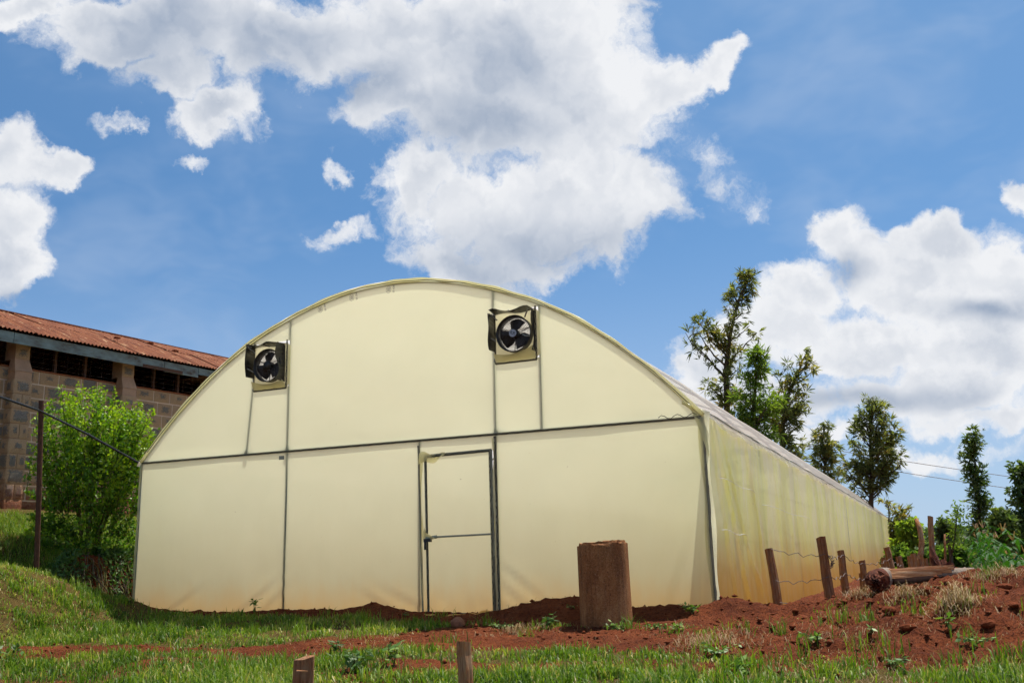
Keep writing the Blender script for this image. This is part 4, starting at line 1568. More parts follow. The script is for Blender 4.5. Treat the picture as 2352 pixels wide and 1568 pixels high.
# ------------------------------------------------------------------ fence, stakes, logs
def split_post(name, base, top, w0, label, cat='post', group=None, notch=None, tw=0, seed=0, sides=6, depth_=.8, sink=.2):
    """riven post: irregular section, faceted faces, rough slanted top, optional step where a slab has split away"""
    g = random.Random(seed)
    b, t = Vector(base), Vector(top)
    zg = gz(b.x, b.y)
    b.z = min(b.z, zg)
    ax = (t - b).normalized()
    L = (t - b).length + sink
    m = MB()

    def slab(cx, cy, w, d, h, n):
        ring = []
        for k in range(n):
            a = 2 * math.pi * (k + .5) / n
            q = 1 / max(abs(math.cos(a)) ** .8, abs(math.sin(a)) ** .8, .6)
            ring.append((cx + w / 2 * math.cos(a) * q * g.uniform(.88, 1.1), cy + d / 2 * math.sin(a) * q * g.uniform(.88, 1.1)))
        R_ = 9
        v = []
        wob = [(g.uniform(-1, 1) * w * .035, g.uniform(-1, 1) * d * .035) for _ in range(R_)]
        for i in range(R_):
            u = i / (R_ - 1)
            tp = 1.06 - .12 * u
            for k, (x, y) in enumerate(ring):
                z = u * h
                if i == R_ - 1:
                    z += g.uniform(-.05, .02) * w * 4 * .35 + x * .18
                v.append(((x - cx) * tp + cx + wob[i][0] + g.uniform(-1, 1) * w * .025, (y - cy) * tp + cy + wob[i][1] + g.uniform(-1, 1) * w * .025, z))
        f = [(i * n + k, i * n + (k + 1) % n, (i + 1) * n + (k + 1) % n, (i + 1) * n + k) for i in range(R_ - 1) for k in range(n)]
        f += [tuple(range(n))[::-1], tuple((R_ - 1) * n + k for k in range(n))]
        m.add(v, f)
    if notch:
        slab(0, 0, w0 * .78, w0 * depth_, L, sides)
        slab(-w0 * .46, .01, w0 * .40, w0 * depth_ * .8, L * notch, sides)
    else:
        slab(0, 0, w0, w0 * depth_, L, sides)
    me = m.mesh(name)
    q = ax.to_track_quat('Z', 'Y')
    o = link(name, me, wood, None, b - ax * sink, None)
    o.rotation_euler = (q.to_matrix() @ Matrix.Rotation(tw, 3, 'Z')).to_euler()
    return tag(o, label, cat, group)


FG = 'split fence posts along the greenhouse side'
posts = [
    (1789, 1400, 1772, 1259, 10.3, .118, .78, 'nearest split fence post beside the greenhouse, with a step near its top'),
    (1908, 1384, 1893, 1233, 10.2, .132, None, 'thickest split fence post, its top cut back below the crown'),
    (1945, 1368, 1937, 1263, 11.5, .112, .80, 'notched fence post left of the log end'),
    (1987, 1352, 1984, 1286, 13.2, .10, .72, 'short stepped fence post just left of the log end'),
    (2038, 1345, 2034, 1279, 14.6, .10, None, 'short fence post peeping over the log end'),
    (2055, 1340, 2042, 1256, 13.8, .115, .86, 'leaning fence post right of the log end'),
    (2076, 1330, 2067, 1277, 15.0, .125, .9, 'lone fence post between the leaning post and the stake cluster'),
    (2098, 1332, 2092, 1276, 16.2, .10, .95, 'leftmost post of the crowded stake cluster'),
    (2106, 1332, 2101, 1270, 16.6, .11, None, 'second post of the crowded stake cluster, with a rounded top'),
    (2117, 1330, 2113, 1283, 17.2, .095, None, 'third post of the crowded stake cluster'),
    (2124, 1328, 2119, 1274, 17.6, .085, None, 'fourth and slimmest post of the crowded stake cluster'),
    (2133, 1326, 2129, 1281, 18.2, .09, None, 'rightmost post of the crowded stake cluster'),
]
post_top = []
for k, (xb, yb, xt, yt, d, w_, nt, lab) in enumerate(posts):
    b, t = at(xb, yb, d), at(xt, yt, d)
    t = t + fh * (t[2] - b[2]) * .18
    o = split_post('fence_post', b, t, w_, lab, 'post', FG, nt, random.uniform(-.3, .3) - .35, 100 + k)
    post_top.append((b, t))
# tall stakes
split_post('tall_stake', at(2144, 1330, 18.6), at(2137, 1186, 19.2), .115, 'tall straight cut stake with a splintered top behind the fence', 'stake', 'tall stakes', None, .3, 141, 7, 1.0)
m = MB().tube([at(2104, 1330, 17.9), at(2106, 1292, 17.9), at(2116, 1268, 18.0), at(2117, 1240, 18.1), at(2112, 1212, 18.2), at(2104, 1191, 18.3)], [.055, .055, .052, .05, .045, .036], 8)
tag(m.build('bent_stake', wood, None, True), 'bent bare stake curving up above the crowded stakes', 'stake', 'tall stakes')
m = MB().tube([at(2172, 1330, 19.5), at(2171, 1270, 19.6), at(2170, 1226, 19.7)], [.028, .024, .016], 6)
tag(m.build('thin_stake', wood, None, True), 'thin straight stick between the tall stake and the leafy sapling', 'stake', 'tall stakes')
sap_b = at(2186, 1330, 19.5)
sap = empty('sapling', sap_b, 'leafy sapling with a forked bare stem above the red stump', 'sapling')
m = MB().tube([sap_b, at(2185, 1280, 19.5), at(2178, 1240, 19.6), at(2176, 1225, 19.6)], [.04, .034, .028, .022], 6).tube([at(2184, 1282, 19.5), at(2192, 1240, 19.5), at(2198, 1180, 19.6), at(2200, 1168, 19.6)], [.022, .018, .01, .005], 5)
m.build('stem', bark, sap, True)
n = 260
q = g.random(n)
pb = np.stack([np.interp(q, [0, .5, 1], [a_[j] for a_ in (at(2190, 1250, 19.5), at(2197, 1195, 19.6), at(2201, 1165, 19.6))]) for j in range(3)], -1) + g.normal(0, .07, (n, 3))
ax = unit(g.normal(size=(n, 3)) + np.array([0, 0, .3]))
link('leaves', leaf_mesh('leaves', pb, ax, perp(ax), g.uniform(.06, .12, n), g.uniform(.03, .05, n), g.uniform(.3, .9, n)), lush_mat, sap)


def fence_wire(pts, label, r_=.0042):
    """strand of slack wire with kinks between its ties"""
    P = []
    for a, b in zip(pts[:-1], pts[1:]):
        a, b = np.array(a), np.array(b)
        n = 12
        for i in range(n):
            t = i / n
            P.append(a + (b - a) * t + np.array([0, 0, 1]) * (-.035 * 4 * t * (1 - t) + .022 * math.sin(i * 2.1 + a[1] * 5) * math.sin(math.pi * t) + random.uniform(-.005, .005)) + np.array([1, 0, 0]) * random.uniform(-.006, .006))
    P.append(np.array(pts[-1]))
    return tag(MB().tube(P, r_, 5).build('fence_wire', wire_mat), label, 'wire', 'fence wires')


def on_post(k, f, dx=.0):
    b, t = post_top[k]
    q = b + (t - b) * f - fh * .07
    return q + RT * dx


order = [0, 1, 2, 3, 5, 6, 8, 10]
fence_wire([on_post(0, 1.0), on_post(1, .74), on_post(2, .90), on_post(3, .88), on_post(5, .70), on_post(6, .6)], 'top strand of wire on the split fence')
fence_wire([on_post(0, .48), on_post(1, .40), on_post(2, .50), on_post(3, .35), on_post(5, .35), on_post(6, .3), on_post(8, .5), on_post(10, .5), on_post(11, .5)], 'middle strand of wire on the split fence')
fence_wire([on_post(0, .13), on_post(1, .07), on_post(2, .10)], 'lowest strand of wire on the nearest fence posts')
m = MB()
for k in range(3):
    c = on_post(1, .66 - k * .06, .06)
    m.tube([c + np.array([random.uniform(-.03, .03), random.uniform(-.02, .02), random.uniform(-.06, .05)]) for _ in range(7)], .004, 4)
tag(m.build('wire_twist', wire_mat), 'loose twist of wire hanging at the thickest fence post', 'wire')

# foreground posts cut off by the bottom of the picture
a = at(697, 1640, 5.2)
split_post('stub_post', (a[0], a[1], gz(a[0], a[1])), at(700, 1508, 5.25), .120, 'short dark split post at the lower edge, left, with a pale notch', 'post', 'stub posts in the foreground', None, -.2, 201, 6, .9)
o = bpy.data.objects['stub_post']
c0 = at(694, 1540, 5.14)
link('notch', MB().box((-.036, -.003, -.003), (.036, .003, .003), .002).mesh('notch'), split_mat, None, c0)
n_o = bpy.data.objects['notch']
n_o.parent = o
n_o.matrix_parent_inverse = Matrix.LocRotScale(o.location, o.rotation_euler, None).inverted()
a = at(1075, 1650, 5.4)
split_post('stub_post', (a[0], a[1], gz(a[0], a[1])), at(1064, 1474, 5.5), .105, 'short reddish split post at the lower edge, in front of the door', 'post', 'stub posts in the foreground', None, .1, 202, 6, .9)


def log_mesh(p0, p1, r0, r1, seed, n=22, k=10, rough=.05, cut=True):
    g = random.Random(seed)
    p0, p1 = Vector(p0), Vector(p1)
    ax = (p1 - p0).normalized()
    u = ax.cross(Vector((0, 0, 1))).normalized()
    w = u.cross(ax)
    m = MB()
    lob = [1 + rough * math.sin(3 * 2 * math.pi * j / n + seed) + g.uniform(-rough, rough) * .6 for j in range(n)]
    for i in range(k):
        t = i / (k - 1)
        c = p0 + (p1 - p0) * t
        for j in range(n):
            a_ = 2 * math.pi * j / n
            rr = (r0 + (r1 - r0) * t) * lob[j] * (1 + g.uniform(-.02, .02))
            m.v.append(tuple(c + (u * math.cos(a_) + w * math.sin(a_)) * rr + (ax * g.uniform(-.012, .012) if i == 0 else Vector())))
    m.f = [(i * n + j, i * n + (j + 1) % n, (i + 1) * n + (j + 1) % n, (i + 1) * n + j) for i in range(k - 1) for j in range(n)]
    m.f.append(tuple((k - 1) * n + j for j in range(n)))
    m.n = len(m.v)
    return m, u, w, ax, lob


def felled_log(name, p0, p1, r0, r1, label, seed):
    root = empty(name, p0, label, 'log', 'felled wood on the mound')
    m, u, w, ax, lob = log_mesh(p0, p1, r0, r1, seed)
    m.build('bark', log_bark, root, True)
    # hacked end: rings of facets, stepped and torn
    g = random.Random(seed + 1)
    n = 22
    e = MB()
    P0 = Vector(p0)
    rings = [1.0, .82, .6, .38, .15]
    for i, q in enumerate(rings):
        for j in range(n):
            a_ = 2 * math.pi * j / n
            out = (.0 if i == 0 else -.03 - .03 * i + g.uniform(-.022, .022))
            e.v.append(tuple((u * math.cos(a_) + w * math.sin(a_)) * r0 * lob[j] * q * .985 + ax * (out + .0)))
    e.f = [(i * n + j, (i + 1) * n + j, (i + 1) * n + (j + 1) % n, i * n + (j + 1) % n) for i in range(len(rings) - 1) for j in range(n)]
    e.f.append(tuple((len(rings) - 1) * n + j for j in range(n))[::-1])
    o = link('cut_end', e.mesh('cut_end'), cut_mat, root, P0)
    return root


lc = at(2016, 1326, 9.0)
lc[2] = gz(lc[0], lc[1]) + .095
felled_log('felled_log', lc, lc + np.array([.05, .40, .0]), .114, .11, 'thick log lying on the mound with its hacked dark red end facing out', 5)
# long split trunk behind it: bark below, orange split face on top
s0, s1 = at(2054, 1352, 9.1), at(2240, 1318, 8.9)
s0[2], s1[2] = gz(s0[0], s0[1]) + .05, gz(s1[0], s1[1]) - .025
root = empty('split_trunk', s0, 'long pale trunk lying behind the log, split open to orange wood', 'log', 'felled wood on the mound')
m, u, w, ax, lob = log_mesh(s0, s1, .066, .050, 8, 18, 14, .12)
m.build('bark', log_bark, root, True)
gg = random.Random(4)
for k in range(9):
    t0, t1 = gg.uniform(-.06, .1), gg.uniform(.5, .85)
    a, b = Vector(s0) + (Vector(s1) - Vector(s0)) * t0, Vector(s0) + (Vector(s1) - Vector(s0)) * t1
    off = w * (.068 * math.sin(.35 + k * .17) + .006) + u * (.068 * math.cos(.35 + k * .17) + .004)
    v = []
    for i in range(8):
        q = i / 7
        c = a + (b - a) * q + off + Vector((0, 0, gg.uniform(-.004, .006)))
        ww = .015 * (1 - q) + .005
        v += [c - u * ww - w * .03, c + u * ww - w * .03, c + w * .012]
    MB().add(v, [(i * 3 + a_, i * 3 + (a_ + 1) % 3, i * 3 + 3 + (a_ + 1) % 3, i * 3 + 3 + a_) for i in range(7) for a_ in range(3)] + [(0, 2, 1), (21, 22, 23)]).build('splinter', split_mat, root)
# torn red stump
sb = at(2168, 1318, 9.45)
sb[2] = gz(sb[0], sb[1]) - .05
st_ = empty('stump', sb, 'torn red stump sticking up behind the split trunk', 'stump')
m = MB()
n = 14
gg = random.Random(9)
hh = [.17 + .12 * max(0, math.cos(2 * math.pi * j / n - 2.6)) ** 2 + gg.uniform(-.03, .04) for j in range(n)]
for i in range(4):
    t = i / 3
    for j in range(n):
        a_ = 2 * math.pi * j / n
        rr = (.13 - .03 * t) * gg.uniform(.9, 1.1)
        m.v.append((sb[0] + rr * math.cos(a_), sb[1] + rr * math.sin(a_), sb[2] + hh[j] * t * 1.15))
m.f = [(i * n + j, i * n + (j + 1) % n, (i + 1) * n + (j + 1) % n, (i + 1) * n + j) for i in range(3) for j in range(n)]
m.v.append((sb[0], sb[1], sb[2] + .12))
m.f += [(3 * n + j, 3 * n + (j + 1) % n, 4 * n) for j in range(n)]
m.build('torn_wood', cut_mat, st_)
m = MB().tube([(sb[0] + .06, sb[1], sb[2]), (sb[0] + .20, sb[1] + .05, sb[2] + .08), (sb[0] + .34, sb[1] + .1, sb[2] + .02)], [.09, .08, .05], 8)
m.build('root', log_bark, st_, True)

# ------------------------------------------------------------------ concrete cylinder
cb = at(1394, 1440, 9.5)
cb[2] = gz(cb[0], cb[1]) - .12
ct = at(1384, 1243, 9.5)
cyl_h = ct[2] - cb[2]
cy = empty('concrete_pillar', cb, 'brown stained concrete cylinder standing before the greenhouse wall', 'concrete cylinder')
m = MB()
n = 40
gg = random.Random(12)
prof = [(.262, 0), (.260, .15), (.257, .4), (.256, .65), (.255, cyl_h - .034), (.254, cyl_h - .026), (.236, cyl_h - .024), (.230, cyl_h - .002), (.15, cyl_h), (.02, cyl_h + .002)]
for i, (rr, z) in enumerate(prof):
    for j in range(n):
        a_ = 2 * math.pi * j / n
        q = rr * (1 + gg.uniform(-.006, .006) * (1 if i < 4 else 2.2))
        # worn groove on the right flank
        q -= .016 * math.exp(-((a_ - .10) / .09) ** 2) * (1 if .25 < z < .72 else 0)
        lean = -.035 * z / cyl_h
        m.v.append((cb[0] + q * math.cos(a_) + lean * .3, cb[1] + q * math.sin(a_), cb[2] + z + (gg.uniform(-.008, .008) if 4 <= i <= 7 else 0) + .012 * math.cos(a_) * (z / cyl_h)))
m.f = [(i * n + j, i * n + (j + 1) % n, (i + 1) * n + (j + 1) % n, (i + 1) * n + j) for i in range(len(prof) - 1) for j in range(n)]
m.f.append(tuple((len(prof) - 1) * n + j for j in range(n)))
o = link('drum', m.mesh('drum', False), concrete, cy, (0, 0, 0))
for p_ in o.data.polygons:
    p_.use_smooth = p_.index < 4 * n
o.data.transform(Matrix.Translation(-Vector(cb)))
o.location = (0, 0, 0)


# ------------------------------------------------------------------ stones and clods
def lump(name, loc, r_, mat, label, cat, seed, group=None, sq=(1, 1, .75), rough=1.0):
    g = random.Random(seed)
    import bmesh
    bm = bmesh.new()
    bmesh.ops.create_icosphere(bm, subdivisions=3, radius=1)
    dirs = [Vector((g.uniform(-1, 1), g.uniform(-1, 1), g.uniform(-1, 1))).normalized() for _ in range(7)]
    for v in bm.verts:
        d = max(v.co.normalized().dot(q) for q in dirs)
        v.co = v.co * r_ * (.78 + .42 * (1 - d) * rough + g.uniform(-.05, .05) * rough)
        v.co.x *= sq[0]; v.co.y *= sq[1]; v.co.z *= sq[2]
    me = bpy.data.meshes.new(name)
    bm.to_mesh(me)
    bm.free()
    return tag(link(name, me, mat, None, loc), label, cat, group)


a = at(1052, 1443, 10.0)
lump('rock', (a[0], a[1], gz(a[0], a[1]) + .03), .085, rock_mat, 'angular red rock on the ground before the door', 'rock', 3, None, (1, .9, .85))
clods = [((2040, 1403), .075, 'dark clod of earth below the hacked log end'), ((1940, 1385), .05, 'small clod just left of the log shadow'), ((2120, 1362), .09, 'dark earth lump under the pale split trunk'),
         ((2305, 1350), .08, 'dark clod high on the mound near the right edge'), ((2085, 1450), .085, 'earth clod with dry roots low on the mound'), ((2270, 1440), .085, 'earth clod at the right foot of the mound'),
         ((1700, 1420), .04, 'small clod beside the greenhouse corner'), ((1820, 1440), .045, 'small clod low on the mound below the nearest post'), ((1890, 1420), .04, 'small clod below the thickest post'), ((2330, 1400), .06, 'clod at the far right of the mound')]


def ground_hit(x, y, d0=4.5, d1=14):
    for d in np.arange(d0, d1, .02):
        p = at(x, y, d)
        if p[2] <= gz(p[0], p[1]):
            return p
    return at(x, y, d1)


for k, ((x, y), r_, lab) in enumerate(clods):
    p = ground_hit(x, y)
    lump('soil_clod', (p[0], p[1], gz(p[0], p[1]) + r_ * .12), r_ * .62, clod_mat, lab, 'clod', 40 + k, 'clods on the mound', (1.2, 1, .7))

# crumbs of earth scattered on all bare soil
n = 9000
cx_, cy_ = rng.uniform(-4, 8.5, n), rng.uniform(-5.5, .0, n)
wgt = (1 - grass_mask(cx_, cy_)) * np.where(cx_ > 4, 1, .5)
keep = rng.random(n) < wgt
cx_, cy_ = cx_[keep], cy_[keep]
n = len(cx_)
rad = .005 + .028 * rng.random(n) ** 5
octa = np.array([(1, 0, 0), (0, 1, 0), (-1, 0, 0), (0, -1, 0), (0, 0, .8), (0, 0, -.6)], float)
V = np.stack([cx_, cy_, ground_z(cx_, cy_) + rad * .3], -1)[:, None, :] + octa[None] * rad[:, None, None] * rng.uniform(.6, 1.3, (n, 6, 1))
fo = np.array([(0, 1, 4), (1, 2, 4), (2, 3, 4), (3, 0, 4), (1, 0, 5), (2, 1, 5), (3, 2, 5), (0, 3, 5)])
F = (fo[None] + (np.arange(n) * 6)[:, None, None]).reshape(-1, 3)
tag(link('soil_crumbs', np_mesh('soil_crumbs', V, F), clod_mat), 'crumbs of red earth on the bare soil', 'soil', kind='stuff')


# ------------------------------------------------------------------ grass
def blades(name, X, Y, ln, wd, lean, tint, mat, label, cat, Z=None, kind='stuff'):
    n = len(X)
    a = rng.uniform(0, 2 * np.pi, n)
    d = np.stack([np.cos(a), np.sin(a), np.zeros(n)], -1)
    s = np.stack([-np.sin(a + rng.normal(0, .6, n)), np.cos(a), np.zeros(n)], -1)
    s = unit(s)
    z = ground_z(X, Y) if Z is None else Z
    b = np.stack([X, Y, z - .004], -1)
    up = np.array([0, 0, 1.0])
    m_ = b + up * (ln * .55 * np.cos(lean * .5))[:, None] + d * (ln * .55 * np.sin(lean * .5))[:, None]
    t = m_ + up * (ln * .45 * np.cos(lean * 1.5))[:, None] + d * (ln * .45 * np.sin(lean * 1.5))[:, None]
    h = (wd / 2)[:, None]
    V = np.stack([b - s * h, b + s * h, m_ + s * h * .8, m_ - s * h * .8, t], 1).reshape(-1, 3)
    i = np.arange(n) * 5
    F = [np.stack([i, i + 1, i + 2, i + 3], -1), np.stack([i + 3, i + 2, i + 4], -1)]
    return tag(link(name, np_mesh(name, V, F, {'tint': np.repeat(tint, 5)}), mat), label, cat, kind=kind)


def scatter(n, x0, x1, y0, y1):
    X, Y = rng.uniform(x0, x1, n), rng.uniform(y0, y1, n)
    px, py, pz = project(np.stack([X, Y, ground_z(X, Y, False)], -1))
    k = (px > -350) & (px < 2700) & (py < 1700) & (pz > 3.5)
    return X[k], Y[k], pz[k]


X, Y, D = scatter(430000, -8.5, 8.5, -6.4, .3)
g_ = grass_mask(X, Y)
tuft = fbm(X * 3.1, Y * 3.1, 71, 5, .65)
k = rng.random(len(X)) < np.clip(g_ * (.40 + 1.3 * tuft), .05 * g_, 1) * np.clip(1.25 - (D - 6) * .03, .6, 1.2)
X, Y, D, tuft = X[k], Y[k], D[k], tuft[k]
dry = fbm(X * .9, Y * 1.1, 75, 4, .6)
fgd = sm((-3.0 - Y) / 1.2)
ln = (.4 + .6 * grass_mask(X, Y)) * (.035 + .07 * rng.random(len(X)) ** 2 + .11 * np.clip(tuft + .05, 0, 1)) * (1 + .3 * fgd)
tint = np.clip(.40 + .75 * dry - .12 * tuft + rng.normal(0, .18, len(X)), 0, .93)
tint = np.where(rng.random(len(X)) < .09 + .12 * np.clip(dry, 0, 1), rng.uniform(.88, 1, len(X)), tint)
blades('grass', X, Y, ln, .0065 + .006 * rng.random(len(X)), rng.uniform(.15, 1.35, len(X)), tint, grass_mat, 'short green turf of the yard and slope', 'grass')
# tall tufts
tx, ty, tl, tt = [], [], [], []
for _ in range(620):
    x, y = rng.uniform(-5, 8, 1)[0], rng.uniform(-5.4, -.4, 1)[0]
    gm = float(grass_mask(x, y))
    if rng.random() > gm * .9 + (.45 if x > 4 and y < -1.7 else .16 if x > 4 else .10):
        continue
    n = int(rng.integers(14, 40))
    r_ = rng.uniform(.03, .10)
    tx.append(x + rng.normal(0, r_, n)); ty.append(y + rng.normal(0, r_, n))
    tl.append(rng.uniform(.06, .17, n) * rng.uniform(.6, 1.25)); tt.append(np.clip(rng.normal(rng.uniform(.3, .65), .1, n), 0, .9))
tx, ty, tl, tt = map(np.concatenate, (tx, ty, tl, tt))
blades('grass_tufts', tx, ty, tl, np.full(len(tx), .009), rng.uniform(.1, .9, len(tx)), tt, grass_mat, 'longer tufts of grass in the turf', 'grass')
# dry straw and roots lying on the mound and the trodden turf
n = 26000
sx, sy = rng.uniform(.5, 8.3, n), rng.uniform(-4.4, .3, n)
cl = fbm(sx * 1.1, sy * 1.4, 81, 4, .6)
k = rng.random(n) < np.clip(cl * 1.3 + np.where(sy < -1.2, .10, -.12), 0, 1) * np.where(sx < 3.8, .55, 1)
sx, sy = sx[k], sy[k]
blades('straw', sx, sy, rng.uniform(.03, .12, len(sx)), np.full(len(sx), .0028), rng.uniform(.95, 1.5, len(sx)), rng.random(len(sx)), straw_mat, 'dry straw and roots lying on the red soil', 'straw')


def straw_heap(cx, cy, r_, n, label, hgt):
    X, Y = cx + rng.normal(0, r_ * .5, n), cy + rng.normal(0, r_ * .5, n)
    q = np.hypot(X - cx, Y - cy) / r_
    Z = ground_z(X, Y) + np.clip(1 - q * .8, 0, 1) * hgt * rng.random(n)
    return blades('straw_heap', X, Y, rng.uniform(.08, .17, n), np.full(n, .004), rng.uniform(1.0, 2.3, n) if hgt > .1 else rng.uniform(1.2, 1.55, n), rng.uniform(.3, 1, n) if hgt > .1 else rng.uniform(0, .7, n), straw_mat, label, 'straw', Z, 'stuff' if hgt < .1 else None)


for (x, y, r_, n, lab, hg) in ((2195, 1392, .16, 520, 'pale heap of dry straw on the mound below the split trunk', .17), (2085, 1372, .17, 240, 'brown straw matted against the log side', .06), (1975, 1362, .14, 160, 'thin straw at the foot of the notched fence post', .05),
                          (2290, 1322, .25, 300, 'dry straw on the crest of the mound at the right', .05), (1640, 1472, .35, 420, 'flattened dry turf on the low rise right of the cylinder', .01), (1190, 1452, .2, 160, 'dry trampled grass beside the red rock', .02)):
    p = ground_hit(x, y)
    o = straw_heap(p[0], p[1], r_, n, lab, hg)
    o['group'] = 'heaps of dry straw'


# ------------------------------------------------------------------ weeds
def weed(px, py, label, hgt, nl, lsz, spread, mat=weed_mat, seed=0, name='weed', tint=(.3, .9), stems_n=5, d=None):
    g = np.random.default_rng(seed)
    p = ground_hit(px, py) if d is None else at(px, py, d)
    p[2] = gz(p[0], p[1])
    root = empty(name, p, label, 'weed', 'weeds in the yard')
    m = MB()
    B, A = [], []
    for k in range(stems_n):
        a = g.uniform(0, 2 * np.pi)
        top = p + np.array([math.cos(a) * spread * g.uniform(.2, 1), math.sin(a) * spread * g.uniform(.2, 1), hgt * g.uniform(.6, 1.05)])
        md = (p + top) / 2 + np.array([0, 0, hgt * .12])
        m.tube([p, md, top], [.004, .003, .0015], 4, False)
        n = max(3, nl // stems_n)
        q = .25 + .75 * g.random(n)
        pb = np.array([p * (1 - t) ** 2 + 2 * md * t * (1 - t) + top * t * t for t in q])
        B.append(pb)
        A.append(unit(g.normal(size=(n, 3)) * np.array([1, 1, .45]) + np.array([0, 0, .15])))
    B, A = np.concatenate(B), np.concatenate(A)
    n = len(B)
    L = lsz * g.uniform(.6, 1.25, n)
    m.build('stems', stem_mat, root)
    link('leaves', leaf_mesh('leaves', B, A, perp(A, np.tile([0, 0, 1.0], (n, 1)) + g.normal(0, .4, (n, 3))), L, L * .5, g.uniform(*tint, n), .15), mat, root)


weeds = [
    (585, 1404, 'slim upright weed against the wall left of the door', .20, 26, .075, .07, 3), (1590, 1412, 'leafy weed under the wall near the right corner', .10, 40, .06, .16, 6), (1560, 1448, 'low weed on bare soil right of the cylinder', .08, 30, .055, .14, 6),
    (1420, 1447, 'pale clover-like weed at the foot of the cylinder', .07, 70, .045, .18, 10), (1265, 1442, 'dark leafy weed left of the cylinder', .12, 34, .07, .10, 6), (1160, 1446, 'spread of small-leaved weeds between the rock and the cylinder', .07, 80, .04, .24, 12),
    (820, 1545, 'broad-leaved grey-green weed beside the left stub post', .17, 60, .085, .17, 9), (770, 1500, 'small dark weed on the path edge behind the left stub post', .12, 30, .06, .09, 6), (20, 1512, 'grey dusty weed at the left edge of the path', .12, 44, .075, .14, 8),
    (905, 1530, 'upright weed on the bare patch between the stub posts', .20, 26, .08, .08, 4), (1880, 1480, 'fresh weed clump low on the mound', .07, 34, .06, .14, 6), (2050, 1540, 'weed in the long grass at the lower right', .08, 34, .06, .12, 6),
    (1650, 1505, 'bright weed patch at the left foot of the mound', .09, 50, .065, .2, 9), (2240, 1480, 'seedling weeds at the right foot of the mound', .07, 34, .05, .16, 7), (1700, 1545, 'broad-leaved weed under the left foot of the mound', .08, 40, .075, .15, 8),
    (2000, 1460, 'single small weed midway up the mound', .06, 14, .05, .08, 4), (1500, 1445, 'weeds scattered just right of the cylinder foot', .06, 44, .045, .18, 8),
    (2180, 1450, 'upright seedling below the straw heap', .10, 14, .06, .05, 3), (1310, 1398, 'tiny weed on the earth heap left of the cylinder', .05, 14, .035, .08, 4), (930, 1418, 'tiny weed on the earth heap left of the door', .05, 14, .04, .08, 4),
]
for k, (x, y, lab, hg, nl, ls, sp, ns) in enumerate(weeds):
    weed(x, y, lab, hg, nl, ls, sp, seed=300 + k, stems_n=ns, tint=(.05, .45) if ('dark' in lab or 'grey' in lab) else (.35, 1.0))
# roots and creepers hanging on the cut bank below the bush
gg = np.random.default_rng(55)
for nm, cnt, mt, lab in (('hanging_roots', 110, bark, 'thin dark roots hanging on the cut bank beside the greenhouse'), ('dry_creepers', 70, stem_mat, 'dry creepers trailing down the cut bank beside the greenhouse')):
    m = MB()
    for k in range(cnt):
        p = np.array([-4.62 - gg.uniform(0, .45), gg.uniform(-.45, 1.9), 0])
        p[2] = gz(p[0], p[1]) + .03
        pts = [p]
        for i in range(6):
            q = pts[-1] + np.array([gg.uniform(.0, .09), gg.uniform(-.07, .07), -.09])
            q[2] = max(q[2], gz(q[0], q[1]) + gg.uniform(.01, .05))
            pts.append(q)
        m.tube(pts, gg.uniform(.003, .008), 4, False)
    tag(m.build(nm, mt), lab, 'roots', kind='stuff')
n = 5200
X = -4.42 - .75 * gg.random(n) ** .8
Y = gg.uniform(-.5, 2.2, n)
k = fbm(X * 2.2, Y * 2.2, 97, 4) > -.05
X, Y = X[k], Y[k]
n = len(X)
Bp = np.stack([X, Y, ground_z(X, Y) + gg.uniform(.01, .10, n)], -1)
ax = unit(gg.normal(size=(n, 3)) + np.array([.7, -.3, -.5]))
tag(link('bank_creeper', leaf_mesh('bank_creeper', Bp, ax, perp(ax), gg.uniform(.04, .10, n), gg.uniform(.02, .045, n), gg.uniform(0, .5, n)), weed_mat), 'dark creeping leaves over the cut bank under the bush', 'creeper', kind='stuff')
n = 900
X = rng.uniform(-7.3, -5.15, n * 24); Y = rng.uniform(-.5, 3.2, n * 24)
blades('bank_grass', X, Y, rng.uniform(.06, .16, len(X)), np.full(len(X), .006), rng.uniform(.2, 1.1, len(X)), np.clip(rng.normal(.5, .2, len(X)), 0, 1), grass_mat, 'longer grass on the bank below the stone building', 'grass')

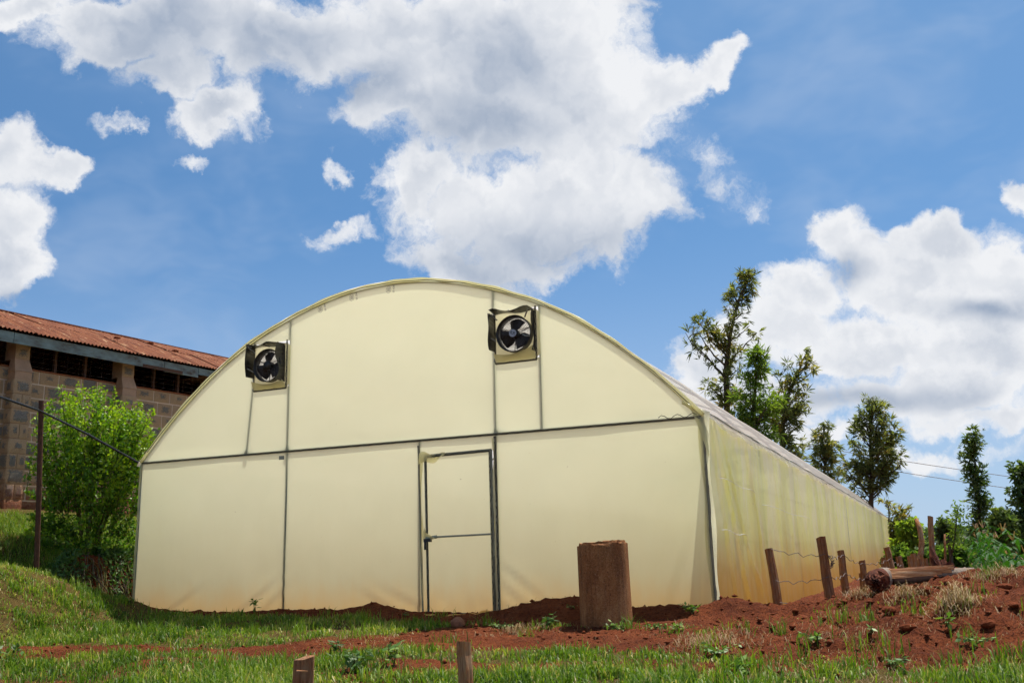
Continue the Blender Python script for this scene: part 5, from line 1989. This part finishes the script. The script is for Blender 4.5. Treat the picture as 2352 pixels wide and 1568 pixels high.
# ------------------------------------------------------------------ maize field
V, F, TI, nv = [], [], [], 0
TV, TF, TT, ntv = [], [], [], 0
gg = np.random.default_rng(66)
spots = []
for row in range(22):
    y = 9.5 + row * .85
    for x in np.arange(7.3, 7.3 + 13 + row * .5, .36):
        spots.append((x + gg.normal(0, .08), y + gg.normal(0, .1)))
for (x, y) in spots:
    px, py, pz = project((x, y, .4))
    if px > 2560 or px < 2030:
        continue
    z0 = gz(x, y)
    h = gg.uniform(1.40, 1.80)
    for k in range(9):
        zb = z0 + h * (.25 + .70 * k / 8)
        a = gg.uniform(0, 2 * np.pi)
        d = np.array([math.cos(a), math.sin(a), 0])
        s = np.array([-math.sin(a), math.cos(a), 0])
        L = gg.uniform(.5, .85) * (1 - .35 * (k / 8) ** 3)
        w_ = gg.uniform(.06, .105)
        for i in range(6):
            u = i / 5
            c = np.array([x, y, zb]) + d * L * u * (.9 - .15 * u) + np.array([0, 0, 1]) * L * (.75 * u - 1.05 * u * u)
            wd = w_ * (.55 + .9 * u) * (1 - u ** 3) + .003
            V += [c - s * wd / 2, c + np.array([0, 0, -.012]), c + s * wd / 2]
            TI += [gg.uniform(.0, .2) + .45 * gg.random() * (.3 + .7 * k / 8)] * 3
        for i in range(5):
            b_ = nv + i * 3
            F += [(b_, b_ + 1, b_ + 4, b_ + 3), (b_ + 1, b_ + 2, b_ + 5, b_ + 4)]
        nv += 18
    if gg.random() < .6:
        for k in range(5):
            a = gg.uniform(0, 2 * np.pi)
            b0 = np.array([x, y, z0 + h * .97])
            t_ = b0 + np.array([math.cos(a) * .09, math.sin(a) * .09, gg.uniform(.10, .20)])
            s = np.array([-math.sin(a), math.cos(a), 0]) * .012
            TV += [b0 - s, b0 + s, t_ + s * .6, t_ - s * .6]
            TF.append((ntv, ntv + 1, ntv + 2, ntv + 3))
            TT += [gg.random()] * 4
            ntv += 4
tag(link('maize_field', np_mesh('maize_field', np.array(V), np.array(F), {'tint': np.clip(TI, 0, 1)}, True), corn_mat), 'dense green maize field beyond the mound', 'maize', kind='stuff')
tag(link('maize_tassels', np_mesh('maize_tassels', np.array(TV), np.array(TF), {'tint': np.array(TT)}), tassel_mat), 'brown tassels above the maize', 'maize', kind='stuff')
# far hedge that closes the skyline
n = 30000
a = rng.uniform(-.75, 1.25, n)
dd = rng.uniform(75, 95, n)
X, Y = CAM[0] + dd * np.sin(a), CAM[1] + dd * np.cos(a)
top = 1.0 + 1.6 * (.5 + .5 * fbm(a * 22, a * 0, 91, 4))
Z = rng.random(n) ** .8 * top
keep = np.ones(n, bool)
Bp = np.stack([X, Y, Z - .1], -1)
ax = unit(rng.normal(size=(n, 3)))
tag(link('distant_hedge', leaf_mesh('distant_hedge', Bp, ax, perp(ax), rng.uniform(.5, .9, n), rng.uniform(.25, .45, n), rng.uniform(0, 1, n)), dark_leaf_mat), 'far hedge and scrub on the skyline', 'hedge', kind='stuff')
